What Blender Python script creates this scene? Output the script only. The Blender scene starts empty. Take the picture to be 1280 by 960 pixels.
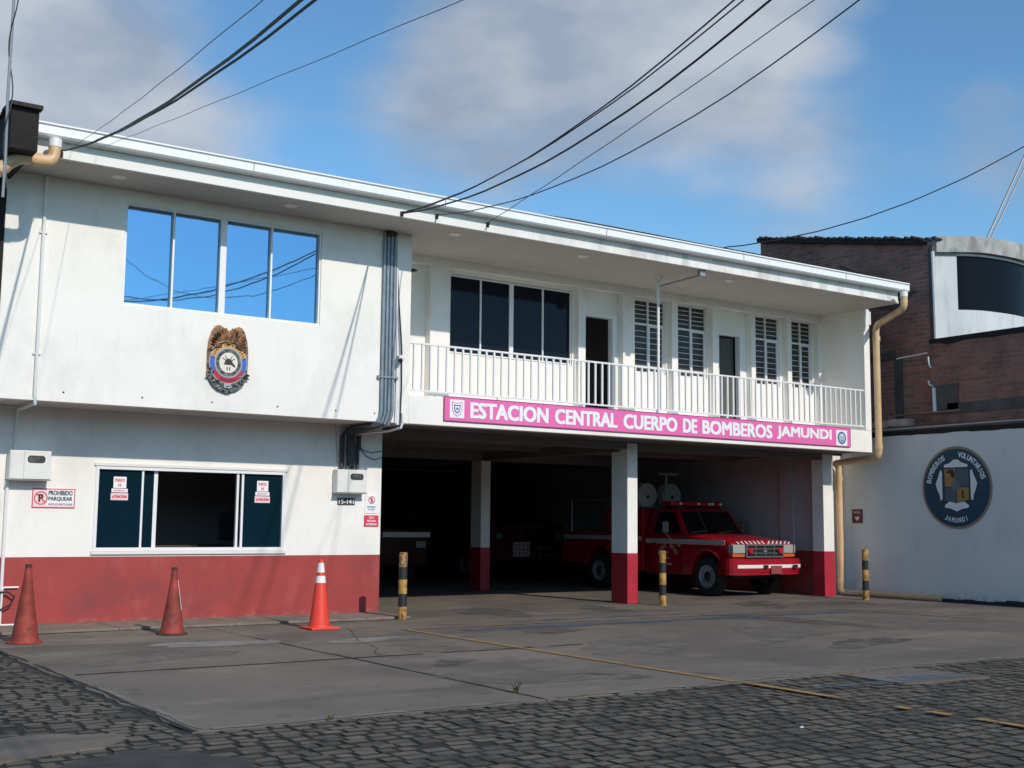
import bpy, bmesh, math, random
from mathutils import Vector, Matrix
R = math.radians
random.seed(7)
sc = bpy.context.scene
col = sc.collection

# ------------------------------------------------------------------ camera
cam_d = bpy.data.cameras.new("camera"); cam = bpy.data.objects.new("camera", cam_d); col.objects.link(cam)
YAW, PITCH, ROLL = R(34.507), R(6.572), R(0.5706)
fw = Vector((math.sin(YAW)*math.cos(PITCH), math.cos(YAW)*math.cos(PITCH), math.sin(PITCH)))
rt0 = Vector((math.cos(YAW), -math.sin(YAW), 0)); up0 = rt0.cross(fw)
rt = rt0*math.cos(ROLL) + up0*math.sin(ROLL); up = -rt0*math.sin(ROLL) + up0*math.cos(ROLL)
M = Matrix((rt, up, -fw)).transposed().to_4x4(); M.translation = (0, 0, 1.4)
cam.matrix_world = M
cam_d.sensor_width = 36; cam_d.lens = 1513.07*36/1280; cam_d.clip_end = 2000; cam_d.clip_start = 0.05
sc.camera = cam

# ------------------------------------------------------------------ light
SUN_EL, SUN_AZ = 32.5, 3.0          # azimuth measured from -Y towards +X
sun_d = bpy.data.lights.new("sun", 'SUN'); sun_d.energy = 3.05; sun_d.angle = R(0.8); sun_d.color = (1.0, 0.91, 0.80)
sun = bpy.data.objects.new("sun", sun_d); col.objects.link(sun)
to_sun = Vector((math.sin(R(SUN_AZ))*math.cos(R(SUN_EL)), -math.cos(R(SUN_AZ))*math.cos(R(SUN_EL)), math.sin(R(SUN_EL))))
sun.rotation_euler = to_sun.to_track_quat('Z', 'Y').to_euler()

w = bpy.data.worlds.new("World"); sc.world = w; w.use_nodes = True
nt = w.node_tree; nt.nodes.clear(); L = nt.links
def N(t, **k):
    n = nt.nodes.new(t)
    for a, b in k.items(): setattr(n, a, b)
    return n
out = N('ShaderNodeOutputWorld'); bg = N('ShaderNodeBackground'); bg.inputs[1].default_value = 0.148
sky = N('ShaderNodeTexSky', sky_type='NISHITA', sun_disc=False, sun_elevation=R(SUN_EL), sun_rotation=R(180-SUN_AZ), altitude=900, air_density=1.0, dust_density=0.6, ozone_density=1.6)
tc = N('ShaderNodeTexCoord')
def vmath(op, a, b=None):
    n = N('ShaderNodeVectorMath', operation=op)
    L.new(a, n.inputs[0])
    if b is not None:
        if isinstance(b, (tuple, list)): n.inputs[1].default_value = b
        else: L.new(b, n.inputs[1])
    return n
def fmath(op, a, b=None, clamp=False):
    n = N('ShaderNodeMath', operation=op, use_clamp=clamp)
    for i, v in enumerate((a, b)):
        if v is None: continue
        if isinstance(v, (int, float)): n.inputs[i].default_value = v
        else: L.new(v, n.inputs[i])
    return n.outputs[0]
D = vmath('NORMALIZE', tc.outputs['Generated']).outputs[0]
nz = N('ShaderNodeTexNoise'); nz.inputs['Scale'].default_value = 5.0; nz.inputs['Detail'].default_value = 7; nz.inputs['Roughness'].default_value = 0.52
mp = N('ShaderNodeMapping'); mp.inputs['Scale'].default_value = (1, 1, 2.0); L.new(D, mp.inputs[0]); L.new(mp.outputs[0], nz.inputs['Vector'])
# big soft cloud banks at fixed compass directions
banks = [((0.20, 0.915, 0.345), 0.13, 1.0), ((0.24, 0.92, 0.29), 0.085, .75), ((0.545, 0.755, 0.365), 0.10, 1.0), ((0.63, 0.68, 0.355), 0.09, .9), ((0.47, 0.815, 0.345), 0.055, .55),
         ((0.70, 0.65, 0.395), 0.08, .8), ((0.79, 0.53, 0.305), 0.045, .55), ((0.82, 0.53, 0.24), 0.05, .35), ((0.53, 0.80, 0.28), 0.05, .35), ((0.72, 0.65, 0.26), 0.05, .35),
         ((0.6, -0.72, 0.30), 0.16, .2)]
acc = 0.0
for d_, rad, amp in banks:
    d_ = Vector(d_).normalized()
    dist = vmath('DISTANCE', D, tuple(d_)).outputs['Value']
    q = fmath('DIVIDE', dist, rad); q = fmath('MULTIPLY', q, q); q = fmath('MULTIPLY', q, -0.9)
    g = fmath('MULTIPLY', fmath('EXPONENT', q), amp)
    acc = fmath('ADD', acc, g)
nn = fmath('MULTIPLY', fmath('SUBTRACT', nz.outputs['Fac'], 0.5), 2.1)
dens = fmath('ADD', acc, nn)
mr = N('ShaderNodeMapRange', interpolation_type='SMOOTHSTEP'); L.new(dens, mr.inputs[0])
mr.inputs[1].default_value = 0.22; mr.inputs[2].default_value = 1.15; mr.inputs[3].default_value = 0.0; mr.inputs[4].default_value = 0.95
nz2 = N('ShaderNodeTexNoise'); nz2.inputs['Scale'].default_value = 7; nz2.inputs['Detail'].default_value = 5; L.new(mp.outputs[0], nz2.inputs['Vector'])
cr = N('ShaderNodeValToRGB'); L.new(nz2.outputs['Fac'], cr.inputs[0])
cr.color_ramp.elements[0].position = .38; cr.color_ramp.elements[0].color = (2.05, 2.5, 3.2, 1)
cr.color_ramp.elements[1].position = .62; cr.color_ramp.elements[1].color = (3.4, 3.7, 4.15, 1)
tint = N('ShaderNodeMix', data_type='RGBA', blend_type='MULTIPLY'); tint.inputs[0].default_value = 1.0
L.new(sky.outputs[0], tint.inputs[6]); tint.inputs[7].default_value = (0.64, 0.93, 1.02, 1)
mx = N('ShaderNodeMix', data_type='RGBA'); L.new(mr.outputs[0], mx.inputs[0]); L.new(tint.outputs[2], mx.inputs[6]); L.new(cr.outputs[0], mx.inputs[7])
L.new(mx.outputs[2], bg.inputs[0]); L.new(bg.outputs[0], out.inputs[0])
sc.view_settings.view_transform = 'Standard'; sc.view_settings.look = 'None'; sc.view_settings.exposure = 0.06; sc.view_settings.gamma = 1
sc.view_settings.use_curve_mapping = False

# ------------------------------------------------------------------ materials
MATS = {}
def mat(name, c, rough=0.6, metal=0.0, var=0.0, vscale=3.0, bump=0.0, bscale=40.0, stretch=None, c2=None, lo=.35, hi=.65, spec=0.5, coat=0.0, detail=6):
    m = bpy.data.materials.new(name); m.use_nodes = True; MATS[name] = m
    t = m.node_tree; b = t.nodes['Principled BSDF']
    b.inputs['Base Color'].default_value = (*c, 1); b.inputs['Roughness'].default_value = rough; b.inputs['Metallic'].default_value = metal
    b.inputs['Specular IOR Level'].default_value = spec; b.inputs['Coat Weight'].default_value = coat
    geo = t.nodes.new('ShaderNodeNewGeometry')
    if var > 0 or c2 is not None:
        n = t.nodes.new('ShaderNodeTexNoise'); n.inputs['Scale'].default_value = vscale; n.inputs['Detail'].default_value = detail; n.inputs['Roughness'].default_value = .62
        mp_ = t.nodes.new('ShaderNodeMapping'); mp_.inputs['Scale'].default_value = stretch or (1, 1, 1)
        t.links.new(geo.outputs['Position'], mp_.inputs[0]); t.links.new(mp_.outputs[0], n.inputs['Vector'])
        r = t.nodes.new('ShaderNodeValToRGB'); t.links.new(n.outputs['Fac'], r.inputs[0])
        r.color_ramp.elements[0].position = lo; r.color_ramp.elements[1].position = hi
        cc = c2 if c2 is not None else tuple(x*(1-var) for x in c)
        r.color_ramp.elements[0].color = (*cc, 1); r.color_ramp.elements[1].color = (*c, 1)
        t.links.new(r.outputs[0], b.inputs['Base Color'])
        m['mix'] = 1
    if bump > 0:
        n = t.nodes.new('ShaderNodeTexNoise'); n.inputs['Scale'].default_value = bscale; n.inputs['Detail'].default_value = 5
        t.links.new(geo.outputs['Position'], n.inputs['Vector'])
        bp_ = t.nodes.new('ShaderNodeBump'); bp_.inputs['Strength'].default_value = bump; bp_.inputs['Distance'].default_value = 0.01
        t.links.new(n.outputs['Fac'], bp_.inputs['Height']); t.links.new(bp_.outputs[0], b.inputs['Normal'])
    return m
def overlay(m, c, scale, lo, hi, stretch=(1, 1, 1), detail=6, amount=1.0, zmask=None):
    """mix a second stain colour over the base colour with a noise mask"""
    t = m.node_tree; b = t.nodes['Principled BSDF']; geo = t.nodes.new('ShaderNodeNewGeometry')
    n = t.nodes.new('ShaderNodeTexNoise'); n.inputs['Scale'].default_value = scale; n.inputs['Detail'].default_value = detail; n.inputs['Roughness'].default_value = .65
    mp_ = t.nodes.new('ShaderNodeMapping'); mp_.inputs['Scale'].default_value = stretch; mp_.inputs['Location'].default_value = (scale*1.7, 3.1, scale)
    t.links.new(geo.outputs['Position'], mp_.inputs[0]); t.links.new(mp_.outputs[0], n.inputs['Vector'])
    r = t.nodes.new('ShaderNodeMapRange'); r.inputs[1].default_value = lo; r.inputs[2].default_value = hi; r.inputs[3].default_value = 0; r.inputs[4].default_value = amount
    t.links.new(n.outputs['Fac'], r.inputs[0]); fac = r.outputs[0]
    if zmask:
        axis, z0, z1 = zmask
        s = t.nodes.new('ShaderNodeSeparateXYZ'); t.links.new(geo.outputs['Position'], s.inputs[0])
        r2 = t.nodes.new('ShaderNodeMapRange'); r2.inputs[1].default_value = z0; r2.inputs[2].default_value = z1; r2.inputs[3].default_value = 1; r2.inputs[4].default_value = 0
        t.links.new(s.outputs[axis], r2.inputs[0])
        k = t.nodes.new('ShaderNodeMath'); k.operation = 'MULTIPLY'; t.links.new(fac, k.inputs[0]); t.links.new(r2.outputs[0], k.inputs[1]); fac = k.outputs[0]
    x = t.nodes.new('ShaderNodeMix'); x.data_type = 'RGBA'; t.links.new(fac, x.inputs[0])
    if b.inputs['Base Color'].is_linked: t.links.new(b.inputs['Base Color'].links[0].from_socket, x.inputs[6])
    else: x.inputs[6].default_value = b.inputs['Base Color'].default_value
    x.inputs[7].default_value = (*c, 1); t.links.new(x.outputs[2], b.inputs['Base Color'])
    return m

WALL = mat('white_wall_paint', (.87, .845, .795), .75, var=.05, vscale=1.2, bump=.12, bscale=60)
overlay(WALL, (.60, .58, .54), 2.2, .56, .78, (1, 1, .35), amount=.28)
overlay(WALL, (.42, .40, .36), 9, .60, .75, (1, 1, .1), amount=.25)
overlay(WALL, (.60, .58, .54), 1.1, .50, .60, (1, 1, .8), detail=8, amount=.22)
overlay(WALL, (.35, .32, .28), 30, .68, .74, amount=.4, detail=3)
RCOL = mat('crimson_column_paint', (.44, .022, .040), .5, var=.15, vscale=3)
REDW = mat('red_wall_paint', (.36, .046, .042), .62, var=.14, vscale=2.0, bump=.12, bscale=60)
overlay(REDW, (.17, .040, .045), 1.1, .52, .68, detail=8, amount=.6)
overlay(REDW, (.46, .12, .11), 2.6, .55, .70, (1, 1, .6), detail=8, amount=.35)
overlay(REDW, (.14, .05, .05), 30, .66, .72, amount=.4, detail=3)
overlay(REDW, (.46, .30, .26), 7, .50, .72, (1, 1, 1.5), amount=.75, zmask=(2, 0.0, .10))
FASC = mat('eaves_paint', (.80, .79, .76), .7, var=.03, vscale=2)
overlay(FASC, (.22, .21, .20), 3.6, .44, .66, (1, 1, .2), amount=.42, zmask=(0, 13.0, 8.5))
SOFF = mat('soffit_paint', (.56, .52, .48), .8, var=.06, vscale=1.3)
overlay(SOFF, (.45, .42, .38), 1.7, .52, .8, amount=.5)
GUT = mat('white_gutter_metal', (.82, .83, .84), .35, spec=.5)
GUTD = mat('gutter_seam', (.25, .26, .28), .6)
ALU = mat('white_window_frame', (.80, .80, .80), .4)
SILV = mat('aluminium_frame', (.62, .64, .66), .4, metal=.3)
MIRR = mat('mirror_blue_glass', (.21, .38, .56), .02, metal=1.0)
def ripple(m, scale, strength):
    t = m.node_tree; b = t.nodes['Principled BSDF']; g_ = t.nodes.new('ShaderNodeNewGeometry'); n = t.nodes.new('ShaderNodeTexNoise'); n.inputs['Scale'].default_value = scale; n.inputs['Detail'].default_value = 2
    t.links.new(g_.outputs['Position'], n.inputs['Vector']); u = t.nodes.new('ShaderNodeBump'); u.inputs['Strength'].default_value = strength; u.inputs['Distance'].default_value = .02
    t.links.new(n.outputs['Fac'], u.inputs['Height']); t.links.new(u.outputs[0], b.inputs['Normal'])
ripple(MIRR, 1.3, .10)
NAVY = mat('dark_navy_glass', (.006, .008, .016), .06, spec=.16)
TEAL = mat('dark_teal_glass', (.004, .018, .030), .05, spec=.22)
SMOK = mat('smoky_louvre_glass', (.055, .050, .048), .25, spec=.2)
DARK = mat('dark_interior', (.40, .38, .36), .9)
BLKI = mat('black_interior', (.012, .013, .015), .95)
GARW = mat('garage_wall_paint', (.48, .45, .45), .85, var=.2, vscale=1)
GARD = mat('garage_dark_wall', (.035, .038, .045), .9)  # deep shade of the bay put into a near-black wall colour
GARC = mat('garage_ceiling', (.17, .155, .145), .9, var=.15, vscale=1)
ROOM = mat('office_room_wall', (.55, .50, .50), .9)
DOORW = mat('door_interior_light', (.11, .11, .10), .9, var=.3, vscale=5, stretch=(4, 1, .2))
SOLEW = mat('white_sill', (.74, .73, .70), .6)
CONC = mat('concrete', (0.193, 0.161, 0.126), .9, var=.25, vscale=.5, bump=.35, bscale=55, detail=9)
overlay(CONC, (0.095, 0.078, 0.069), .8, .50, .60, (.6, 1, 1), detail=9, amount=.6)
overlay(CONC, (0.255, 0.210, 0.176), 1.1, .55, .62, (.45, 1, 1), detail=9, amount=.5)
overlay(CONC, (0.089, 0.076, 0.066), 26, .54, .66, amount=.45, detail=4)
overlay(CONC, (0.245, 0.210, 0.176), 48, .58, .68, amount=.35, detail=3)
overlay(CONC, (0.099, 0.085, 0.074), .45, .40, .58, (1, 1, 1), detail=9, amount=.75, zmask=(0, 17.0, 6.0))
overlay(CONC, (0.052, 0.045, 0.040), 1.9, .61, .68, detail=7, amount=.55)
overlay(CONC, (0.047, 0.042, 0.039), .9, .56, .66, (.25, 3.0, 1), detail=5, amount=.30)
SIDEW = mat('old_kerb_concrete', (0.265, 0.213, 0.175), .88, var=.3, vscale=1.4, bump=.4, bscale=40)
overlay(SIDEW, (0.127, 0.104, 0.090), 3.3, .5, .66, amount=.7)
DIRT = mat('joint_dirt', (.030, .026, .019), .95, var=.4, vscale=6, bump=.4, bscale=70)
STONE = mat('paver_stone', (0.143, 0.124, 0.096), .86, var=.3, vscale=1.3, bump=.5, bscale=45, detail=9)
overlay(STONE, (0.045, 0.040, 0.031), 2.2, .47, .60, detail=9, amount=.85)
overlay(STONE, (0.113, 0.096, 0.071), .9, .5, .7, amount=.4)
STONE2 = mat('paver_stone_pale', (0.168, 0.146, 0.114), .86, var=.35, vscale=1.7, bump=.5, bscale=45, detail=9)
STONE3 = mat('paver_stone_dark', (0.120, 0.105, 0.083), .86, var=.4, vscale=1.7, bump=.5, bscale=45, detail=9)
overlay(STONE, (0.197, 0.175, 0.140), 60, .56, .68, amount=.4, detail=3)
for s_ in (STONE2, STONE3): overlay(s_, (.060, .058, .048), .75, .50, .60, detail=9, amount=.5); overlay(s_, (.045, .043, .036), 2.2, .47, .60, detail=9, amount=.85)
PATCH = mat('asphalt_patch', (.062, .057, .050), .9, var=.5, vscale=5, bump=.9, bscale=45, detail=9)
def worn(name, c, keep_lo, keep_hi, scale):
    """worn road paint: transparent where it has rubbed off"""
    m = mat(name, c, .8, var=.3, vscale=4); t = m.node_tree; b = t.nodes['Principled BSDF']
    geo = t.nodes.new('ShaderNodeNewGeometry'); n = t.nodes.new('ShaderNodeTexNoise'); n.inputs['Scale'].default_value = scale; n.inputs['Detail'].default_value = 9; n.inputs['Roughness'].default_value = .7
    t.links.new(geo.outputs['Position'], n.inputs['Vector'])
    r = t.nodes.new('ShaderNodeMapRange'); r.inputs[1].default_value = keep_lo; r.inputs[2].default_value = keep_hi
    t.links.new(n.outputs['Fac'], r.inputs[0]); t.links.new(r.outputs[0], b.inputs['Alpha'])
    return m
YEL = worn('worn_yellow_line', (.42, .23, .07), .30, .50, 3.5)
YEL2 = worn('faded_yellow_line', (.34, .22, .12), .28, .52, 3.0)
BLU = worn('faded_blue_paint', (.095, .145, .19), .36, .66, 1.6)
BLU2 = worn('blue_square_paint', (.11, .19, .26), .38, .68, 4)
def brick(name, c1, c2, mortar, axis, scale=1.0, grime=.9):
    m = bpy.data.materials.new(name); m.use_nodes = True; t = m.node_tree; b = t.nodes['Principled BSDF']; b.inputs['Roughness'].default_value = .92
    geo = t.nodes.new('ShaderNodeNewGeometry'); s = t.nodes.new('ShaderNodeSeparateXYZ'); cmb = t.nodes.new('ShaderNodeCombineXYZ')
    t.links.new(geo.outputs['Position'], s.inputs[0]); t.links.new(s.outputs['Y' if axis == 'x' else 'X'], cmb.inputs[0]); t.links.new(s.outputs['Z'], cmb.inputs[1])
    n = t.nodes.new('ShaderNodeTexNoise'); n.inputs['Scale'].default_value = 3; t.links.new(geo.outputs['Position'], n.inputs['Vector'])
    sc_ = t.nodes.new('ShaderNodeVectorMath'); sc_.operation = 'SCALE'; sc_.inputs[3].default_value = .03; t.links.new(n.outputs['Color'], sc_.inputs[0])
    ad = t.nodes.new('ShaderNodeVectorMath'); ad.operation = 'ADD'; t.links.new(cmb.outputs[0], ad.inputs[0]); t.links.new(sc_.outputs[0], ad.inputs[1])
    br = t.nodes.new('ShaderNodeTexBrick'); t.links.new(ad.outputs[0], br.inputs['Vector'])
    br.inputs['Color1'].default_value = (*c1, 1); br.inputs['Color2'].default_value = (*c2, 1); br.inputs['Mortar'].default_value = (*mortar, 1)
    br.inputs['Scale'].default_value = 1.0; br.inputs['Brick Width'].default_value = .27; br.inputs['Row Height'].default_value = .088; br.inputs['Mortar Size'].default_value = .012
    br.inputs['Mortar Smooth'].default_value = .2; br.inputs['Bias'].default_value = 0
    t.links.new(br.outputs['Color'], b.inputs['Base Color'])
    bu = t.nodes.new('ShaderNodeBump'); bu.inputs['Strength'].default_value = .7; bu.inputs['Distance'].default_value = .015; bu.invert = True
    t.links.new(br.outputs['Fac'], bu.inputs['Height']); t.links.new(bu.outputs[0], b.inputs['Normal'])
    overlay(m, (.022, .020, .019), 1.1, .44, .62, detail=8, amount=grime*.75)
    overlay(m, (.24, .20, .17), 2.3, .58, .72, detail=8, amount=.5)
    return m
BRKX = brick('brick_side_wall', (.56, .205, .14), (.36, .140, .10), (.33, .28, .23), 'x', grime=.55)
BRKP = brick('brick_parapet', (.40, .165, .115), (.27, .115, .085), (.24, .20, .17), 'x', grime=.6)
BRKL = brick('sooty_brick', (.017, .012, .011), (.012, .009, .008), (.016, .014, .013), 'x', grime=.9)
GRIME = mat('black_grime', (.022, .021, .020), .95, var=.4, vscale=5, bump=.6, bscale=30)
PLAS = mat('old_plaster', (.13, .115, .10), .92, var=.4, vscale=3, bump=.4, bscale=20)
PLASP = mat('sunlit_pink_plaster', (.85, .62, .52), .92, var=.4, vscale=8, bump=.4, bscale=20)  # pink plaster, paler colour stands in for sun on the patch
NBW = mat('neighbour_white_paint', (.64, .66, .67), .7, var=.12, vscale=1.6)
overlay(NBW, (.26, .26, .25), 6, .52, .72, (1, 1, .12), amount=.4)
FENW = mat('boundary_wall_paint', (.76, .75, .72), .75, var=.07, vscale=.8, bump=.15, bscale=40)
overlay(FENW, (.40, .40, .40), 1.6, .5, .75, (1, 1, .6), amount=.35)
overlay(FENW, (.22, .21, .20), 9, .45, .7, amount=.8, zmask=(2, 0.0, .22))
TILE = mat('dark_clay_tile', (.050, .034, .028), .9, var=.5, vscale=9, bump=.5, bscale=30)
SLABW = mat('weathered_concrete_cap', (.46, .455, .44), .85, var=.3, vscale=1.6)
overlay(SLABW, (.10, .095, .09), 3, .5, .68, (1, 1, .4), amount=.7)
BEIGE = mat('beige_pvc', (.74, .50, .28), .42, var=.22, vscale=4)
WPVC = mat('white_pvc', (.80, .80, .78), .4)
GREYP = mat('grey_conduit', (.25, .31, .37), .4, metal=.2, var=.25, vscale=9)
BLKC = mat('black_cable', (.012, .012, .013), .55)
OLDP = mat('sooty_conduit', (.07, .068, .07), .7, var=.5, vscale=9)
METALG = mat('galvanised_steel', (.30, .31, .32), .5, metal=.4)
BOXW = mat('white_meter_box', (.76, .76, .73), .5, var=.06, vscale=6)
LENS = mat('meter_window', (.14, .145, .14), .15, var=.7, vscale=22)
PINK = mat('pink_sign_vinyl', (.80, .155, .43), .45, var=.05, vscale=2)
SWHT = mat('sign_white', (.84, .84, .86), .5)
SRED = mat('sign_red', (.66, .045, .085), .5)
SPNK = mat('sign_pale_pink', (.83, .62, .64), .5)
SBLK = mat('sign_black', (.02, .02, .024), .5)
SBLU = mat('sign_blue', (.05, .14, .34), .5)
SSIL = mat('sign_silver', (.36, .37, .38), .45, metal=.2)
NUMB = mat('number_plate_dark', (.055, .055, .055), .5)
MARO = mat('maroon_sign', (.12, .028, .035), .6)
NAVB = mat('emblem_navy', (.010, .060, .105), .6, var=.15, vscale=4)
TAN = mat('emblem_tan', (.32, .22, .13), .6)
OCH = mat('emblem_ochre', (.40, .22, .045), .6)
SLAT = mat('emblem_slate', (.085, .125, .15), .6)
PALE = mat('emblem_pale', (.80, .83, .84), .6)
BRNZ = mat('badge_bronze', (.50, .25, .12), .35, metal=.55, c2=(.07, .035, .02), vscale=14, lo=.4, hi=.62)
GUNM = mat('badge_gunmetal', (.20, .21, .21), .4, metal=.5, c2=(.035, .038, .038), vscale=22, lo=.4, hi=.6)
GOLD = mat('badge_gold', (.72, .36, .09), .4, metal=.3)
DKRD = mat('badge_crimson', (.42, .02, .05), .4)
DBLU = mat('badge_blue', (.05, .13, .48), .4)
CREAM = mat('badge_cream', (.74, .70, .60), .5)
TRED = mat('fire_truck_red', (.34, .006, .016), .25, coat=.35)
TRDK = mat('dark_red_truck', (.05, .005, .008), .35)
CHRM = mat('chrome', (.55, .56, .58), .18, metal=1)
GRIL = mat('grille_grey', (.16, .17, .17), .4, metal=.4)
GBLK = mat('black_plastic', (.012, .012, .013), .5)
RUBB = mat('tyre_rubber', (.016, .016, .017), .85, bump=.4, bscale=50)
RIMM = mat('wheel_steel', (.48, .50, .52), .35, metal=.7)
TGLS = mat('truck_glass', (.006, .009, .010), .04, spec=.5)
HEAD = mat('headlight_lens', (.33, .35, .33), .10)
AMBR = mat('amber_lens', (.50, .12, .03), .2)
RLEN = mat('red_lens', (.50, .01, .03), .2)
REFL = mat('pale_reflective_stripe', (.75, .73, .73), .5)
REFD = mat('dull_side_stripe', (.46, .42, .42), .5)
CANV = mat('hose_reel_cover', (.36, .37, .35), .7)
CONR = mat('cone_fresh_orange', (.80, .060, .035), .45)
CONO = mat('cone_worn_orange', (.38, .055, .035), .7, var=.45, vscale=6)
overlay(CONO, (.05, .03, .028), 5, .50, .68, detail=8, amount=.75)
CONG = mat('cone_grime', (.10, .045, .035), .85, var=.4, vscale=8)
BYEL = mat('bollard_ochre', (.50, .29, .07), .6, c2=(.16, .07, .02), vscale=9, lo=.36, hi=.56)
BBLK = mat('bollard_black', (.018, .019, .021), .6)
BRST = mat('bollard_rust', (.40, .24, .10), .8, c2=(.09, .035, .02), vscale=22, lo=.42, hi=.55)
GRAS = mat('dry_grass', (.10, .10, .04), .8)
WOOD = mat('desk_wood', (.06, .045, .035), .7)
CHAI = mat('office_chair_fabric', (.010, .010, .012), .85)

# ------------------------------------------------------------------ mesh helper
ORG = {}
class MB:
    def __init__(s): s.v = []; s.f = []; s.m = []
    def add(s, vs, fs, mi=0):
        o = len(s.v); s.v += [tuple(x) for x in vs]
        for f in fs: s.f.append(tuple(o+i for i in f)); s.m.append(mi)
    def box(s, x0, x1, y0, y1, z0, z1, mi=0):
        vs = [(x, y, z) for x in (x0, x1) for y in (y0, y1) for z in (z0, z1)]
        s.add(vs, [(0, 1, 3, 2), (4, 6, 7, 5), (0, 4, 5, 1), (2, 3, 7, 6), (0, 2, 6, 4), (1, 5, 7, 3)], mi); return s
    def quad(s, a, b, c, d, mi=0): s.add([a, b, c, d], [(0, 1, 2, 3)], mi); return s
    def prism(s, pts, vec, mi=0, cap=True):
        n = len(pts); vec = Vector(vec); p = [Vector(q) for q in pts]
        vs = p + [q+vec for q in p]
        fs = [(i, (i+1) % n, n+(i+1) % n, n+i) for i in range(n)]
        if cap: fs += [tuple(reversed(range(n))), tuple(range(n, 2*n))]
        s.add(vs, fs, mi); return s
    def tube(s, pts, r, n=8, mi=0, cap=True):
        P = [Vector(p) for p in pts]; rr = r if isinstance(r, (list, tuple)) else [r]*len(P)
        base = len(s.v); prev = None
        for i, p in enumerate(P):
            t = (P[min(i+1, len(P)-1)]-P[max(i-1, 0)]).normalized()
            if prev is None:
                a = Vector((0, 0, 1)) if abs(t.z) < .9 else Vector((1, 0, 0))
                u = t.cross(a).normalized()
            else: u = (prev - t*prev.dot(t)).normalized()
            prev = u; v = t.cross(u)
            for k in range(n):
                an = 2*math.pi*k/n; s.v.append(tuple(p+(u*math.cos(an)+v*math.sin(an))*rr[i]))
        for i in range(len(P)-1):
            for k in range(n):
                a = base+i*n+k; b = base+i*n+(k+1) % n
                s.f.append((a, b, b+n, a+n)); s.m.append(mi)
        if cap:
            s.f.append(tuple(base+k for k in reversed(range(n)))); s.m.append(mi)
            s.f.append(tuple(base+(len(P)-1)*n+k for k in range(n))); s.m.append(mi)
        return s
    def lathe(s, prof, c, axis=(0, 0, 1), n=24, mi=0, mis=None):
        ax = Vector(axis).normalized(); a = Vector((1, 0, 0)) if abs(ax.x) < .9 else Vector((0, 1, 0))
        u = ax.cross(a).normalized(); v = ax.cross(u); c = Vector(c); base = len(s.v)
        for r, h in prof:
            for k in range(n):
                an = 2*math.pi*k/n; s.v.append(tuple(c+ax*h+(u*math.cos(an)+v*math.sin(an))*max(r, 1e-4)))
        for i in range(len(prof)-1):
            for k in range(n):
                a_ = base+i*n+k; b_ = base+i*n+(k+1) % n
                s.f.append((a_, b_, b_+n, a_+n)); s.m.append(mis[i] if mis else mi)
        return s
    def build(s, name, mats, parent=None, smooth=False, bevel=0, label=None, cat=None, group=None, kind=None, origin=None, fix=True):
        if not isinstance(mats, (list, tuple)): mats = [mats]
        if parent is not None: po = ORG[parent.name]
        else: po = Vector((0, 0, 0))
        if origin is None:
            origin = po if parent is not None else (Vector((sum(v[0] for v in s.v)/len(s.v), sum(v[1] for v in s.v)/len(s.v), min(v[2] for v in s.v))) if cat else Vector((0, 0, 0)))
        origin = Vector(origin)
        me = bpy.data.meshes.new(name); me.from_pydata([Vector(v)-origin for v in s.v], [], s.f)
        for m in mats: me.materials.append(m)
        me.polygons.foreach_set('material_index', s.m)
        if fix:
            bm = bmesh.new(); bm.from_mesh(me); bmesh.ops.recalc_face_normals(bm, faces=bm.faces); bm.to_mesh(me); bm.free()
        if smooth: me.polygons.foreach_set('use_smooth', [True]*len(me.polygons))
        me.update()
        o = bpy.data.objects.new(name, me); col.objects.link(o)
        if parent is not None: o.parent = parent; o.location = origin-po
        else: o.location = origin
        ORG[o.name] = origin
        if smooth or bevel:
            if bevel:
                b = o.modifiers.new('bevel', 'BEVEL'); b.width = bevel; b.segments = 2; b.limit_method = 'ANGLE'; b.angle_limit = R(40)
            if smooth:
                e = o.modifiers.new('split', 'EDGE_SPLIT'); e.split_angle = R(35)
        tag(o, label, cat, group, kind); return o
def tag(o, label=None, cat=None, group=None, kind=None):
    for k, v in (('label', label), ('category', cat), ('group', group), ('kind', kind)):
        if v: o[k] = v
    return o
def thing(name, loc, label, cat, group=None):
    o = bpy.data.objects.new(name, None); o.location = loc; o.empty_display_size = .2; col.objects.link(o); ORG[o.name] = Vector(loc)
    return tag(o, label, cat, group)
def copy_thing(o, loc, label=None, parent=None):
    c = o.copy(); col.objects.link(c)
    if parent is None: c.location = loc
    else: c.parent = parent
    if label: c['label'] = label
    for ch in list(o.children): copy_thing(ch, None, None, c)
    return c
def box(name, b, m, parent=None, bevel=0, **k): return MB().box(*b).build(name, m, parent, bevel=bevel, **k)

# text as 2-D geometry -------------------------------------------------
TC = {}
def text2d(s, bold=.0):
    key = (s, bold)
    if key in TC: return TC[key]
    cu = bpy.data.curves.new('t', 'FONT'); cu.body = s; cu.size = 1; cu.offset = bold; cu.resolution_u = 3
    ob = bpy.data.objects.new('t', cu); col.objects.link(ob)
    bpy.context.view_layer.update(); dg = bpy.context.evaluated_depsgraph_get()
    me = bpy.data.meshes.new_from_object(ob.evaluated_get(dg))
    vs = [(v.co.x, v.co.y) for v in me.vertices]; fs = [tuple(p.vertices) for p in me.polygons]
    bpy.data.objects.remove(ob); bpy.data.meshes.remove(me); bpy.data.curves.remove(cu)
    TC[key] = (vs, fs); return TC[key]
class Frame:
    def __init__(s, o, u, v, n): s.o = Vector(o); s.u = Vector(u); s.v = Vector(v); s.n = Vector(n)
    def p(s, a, b, c=0): return s.o+s.u*a+s.v*b+s.n*c
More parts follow.
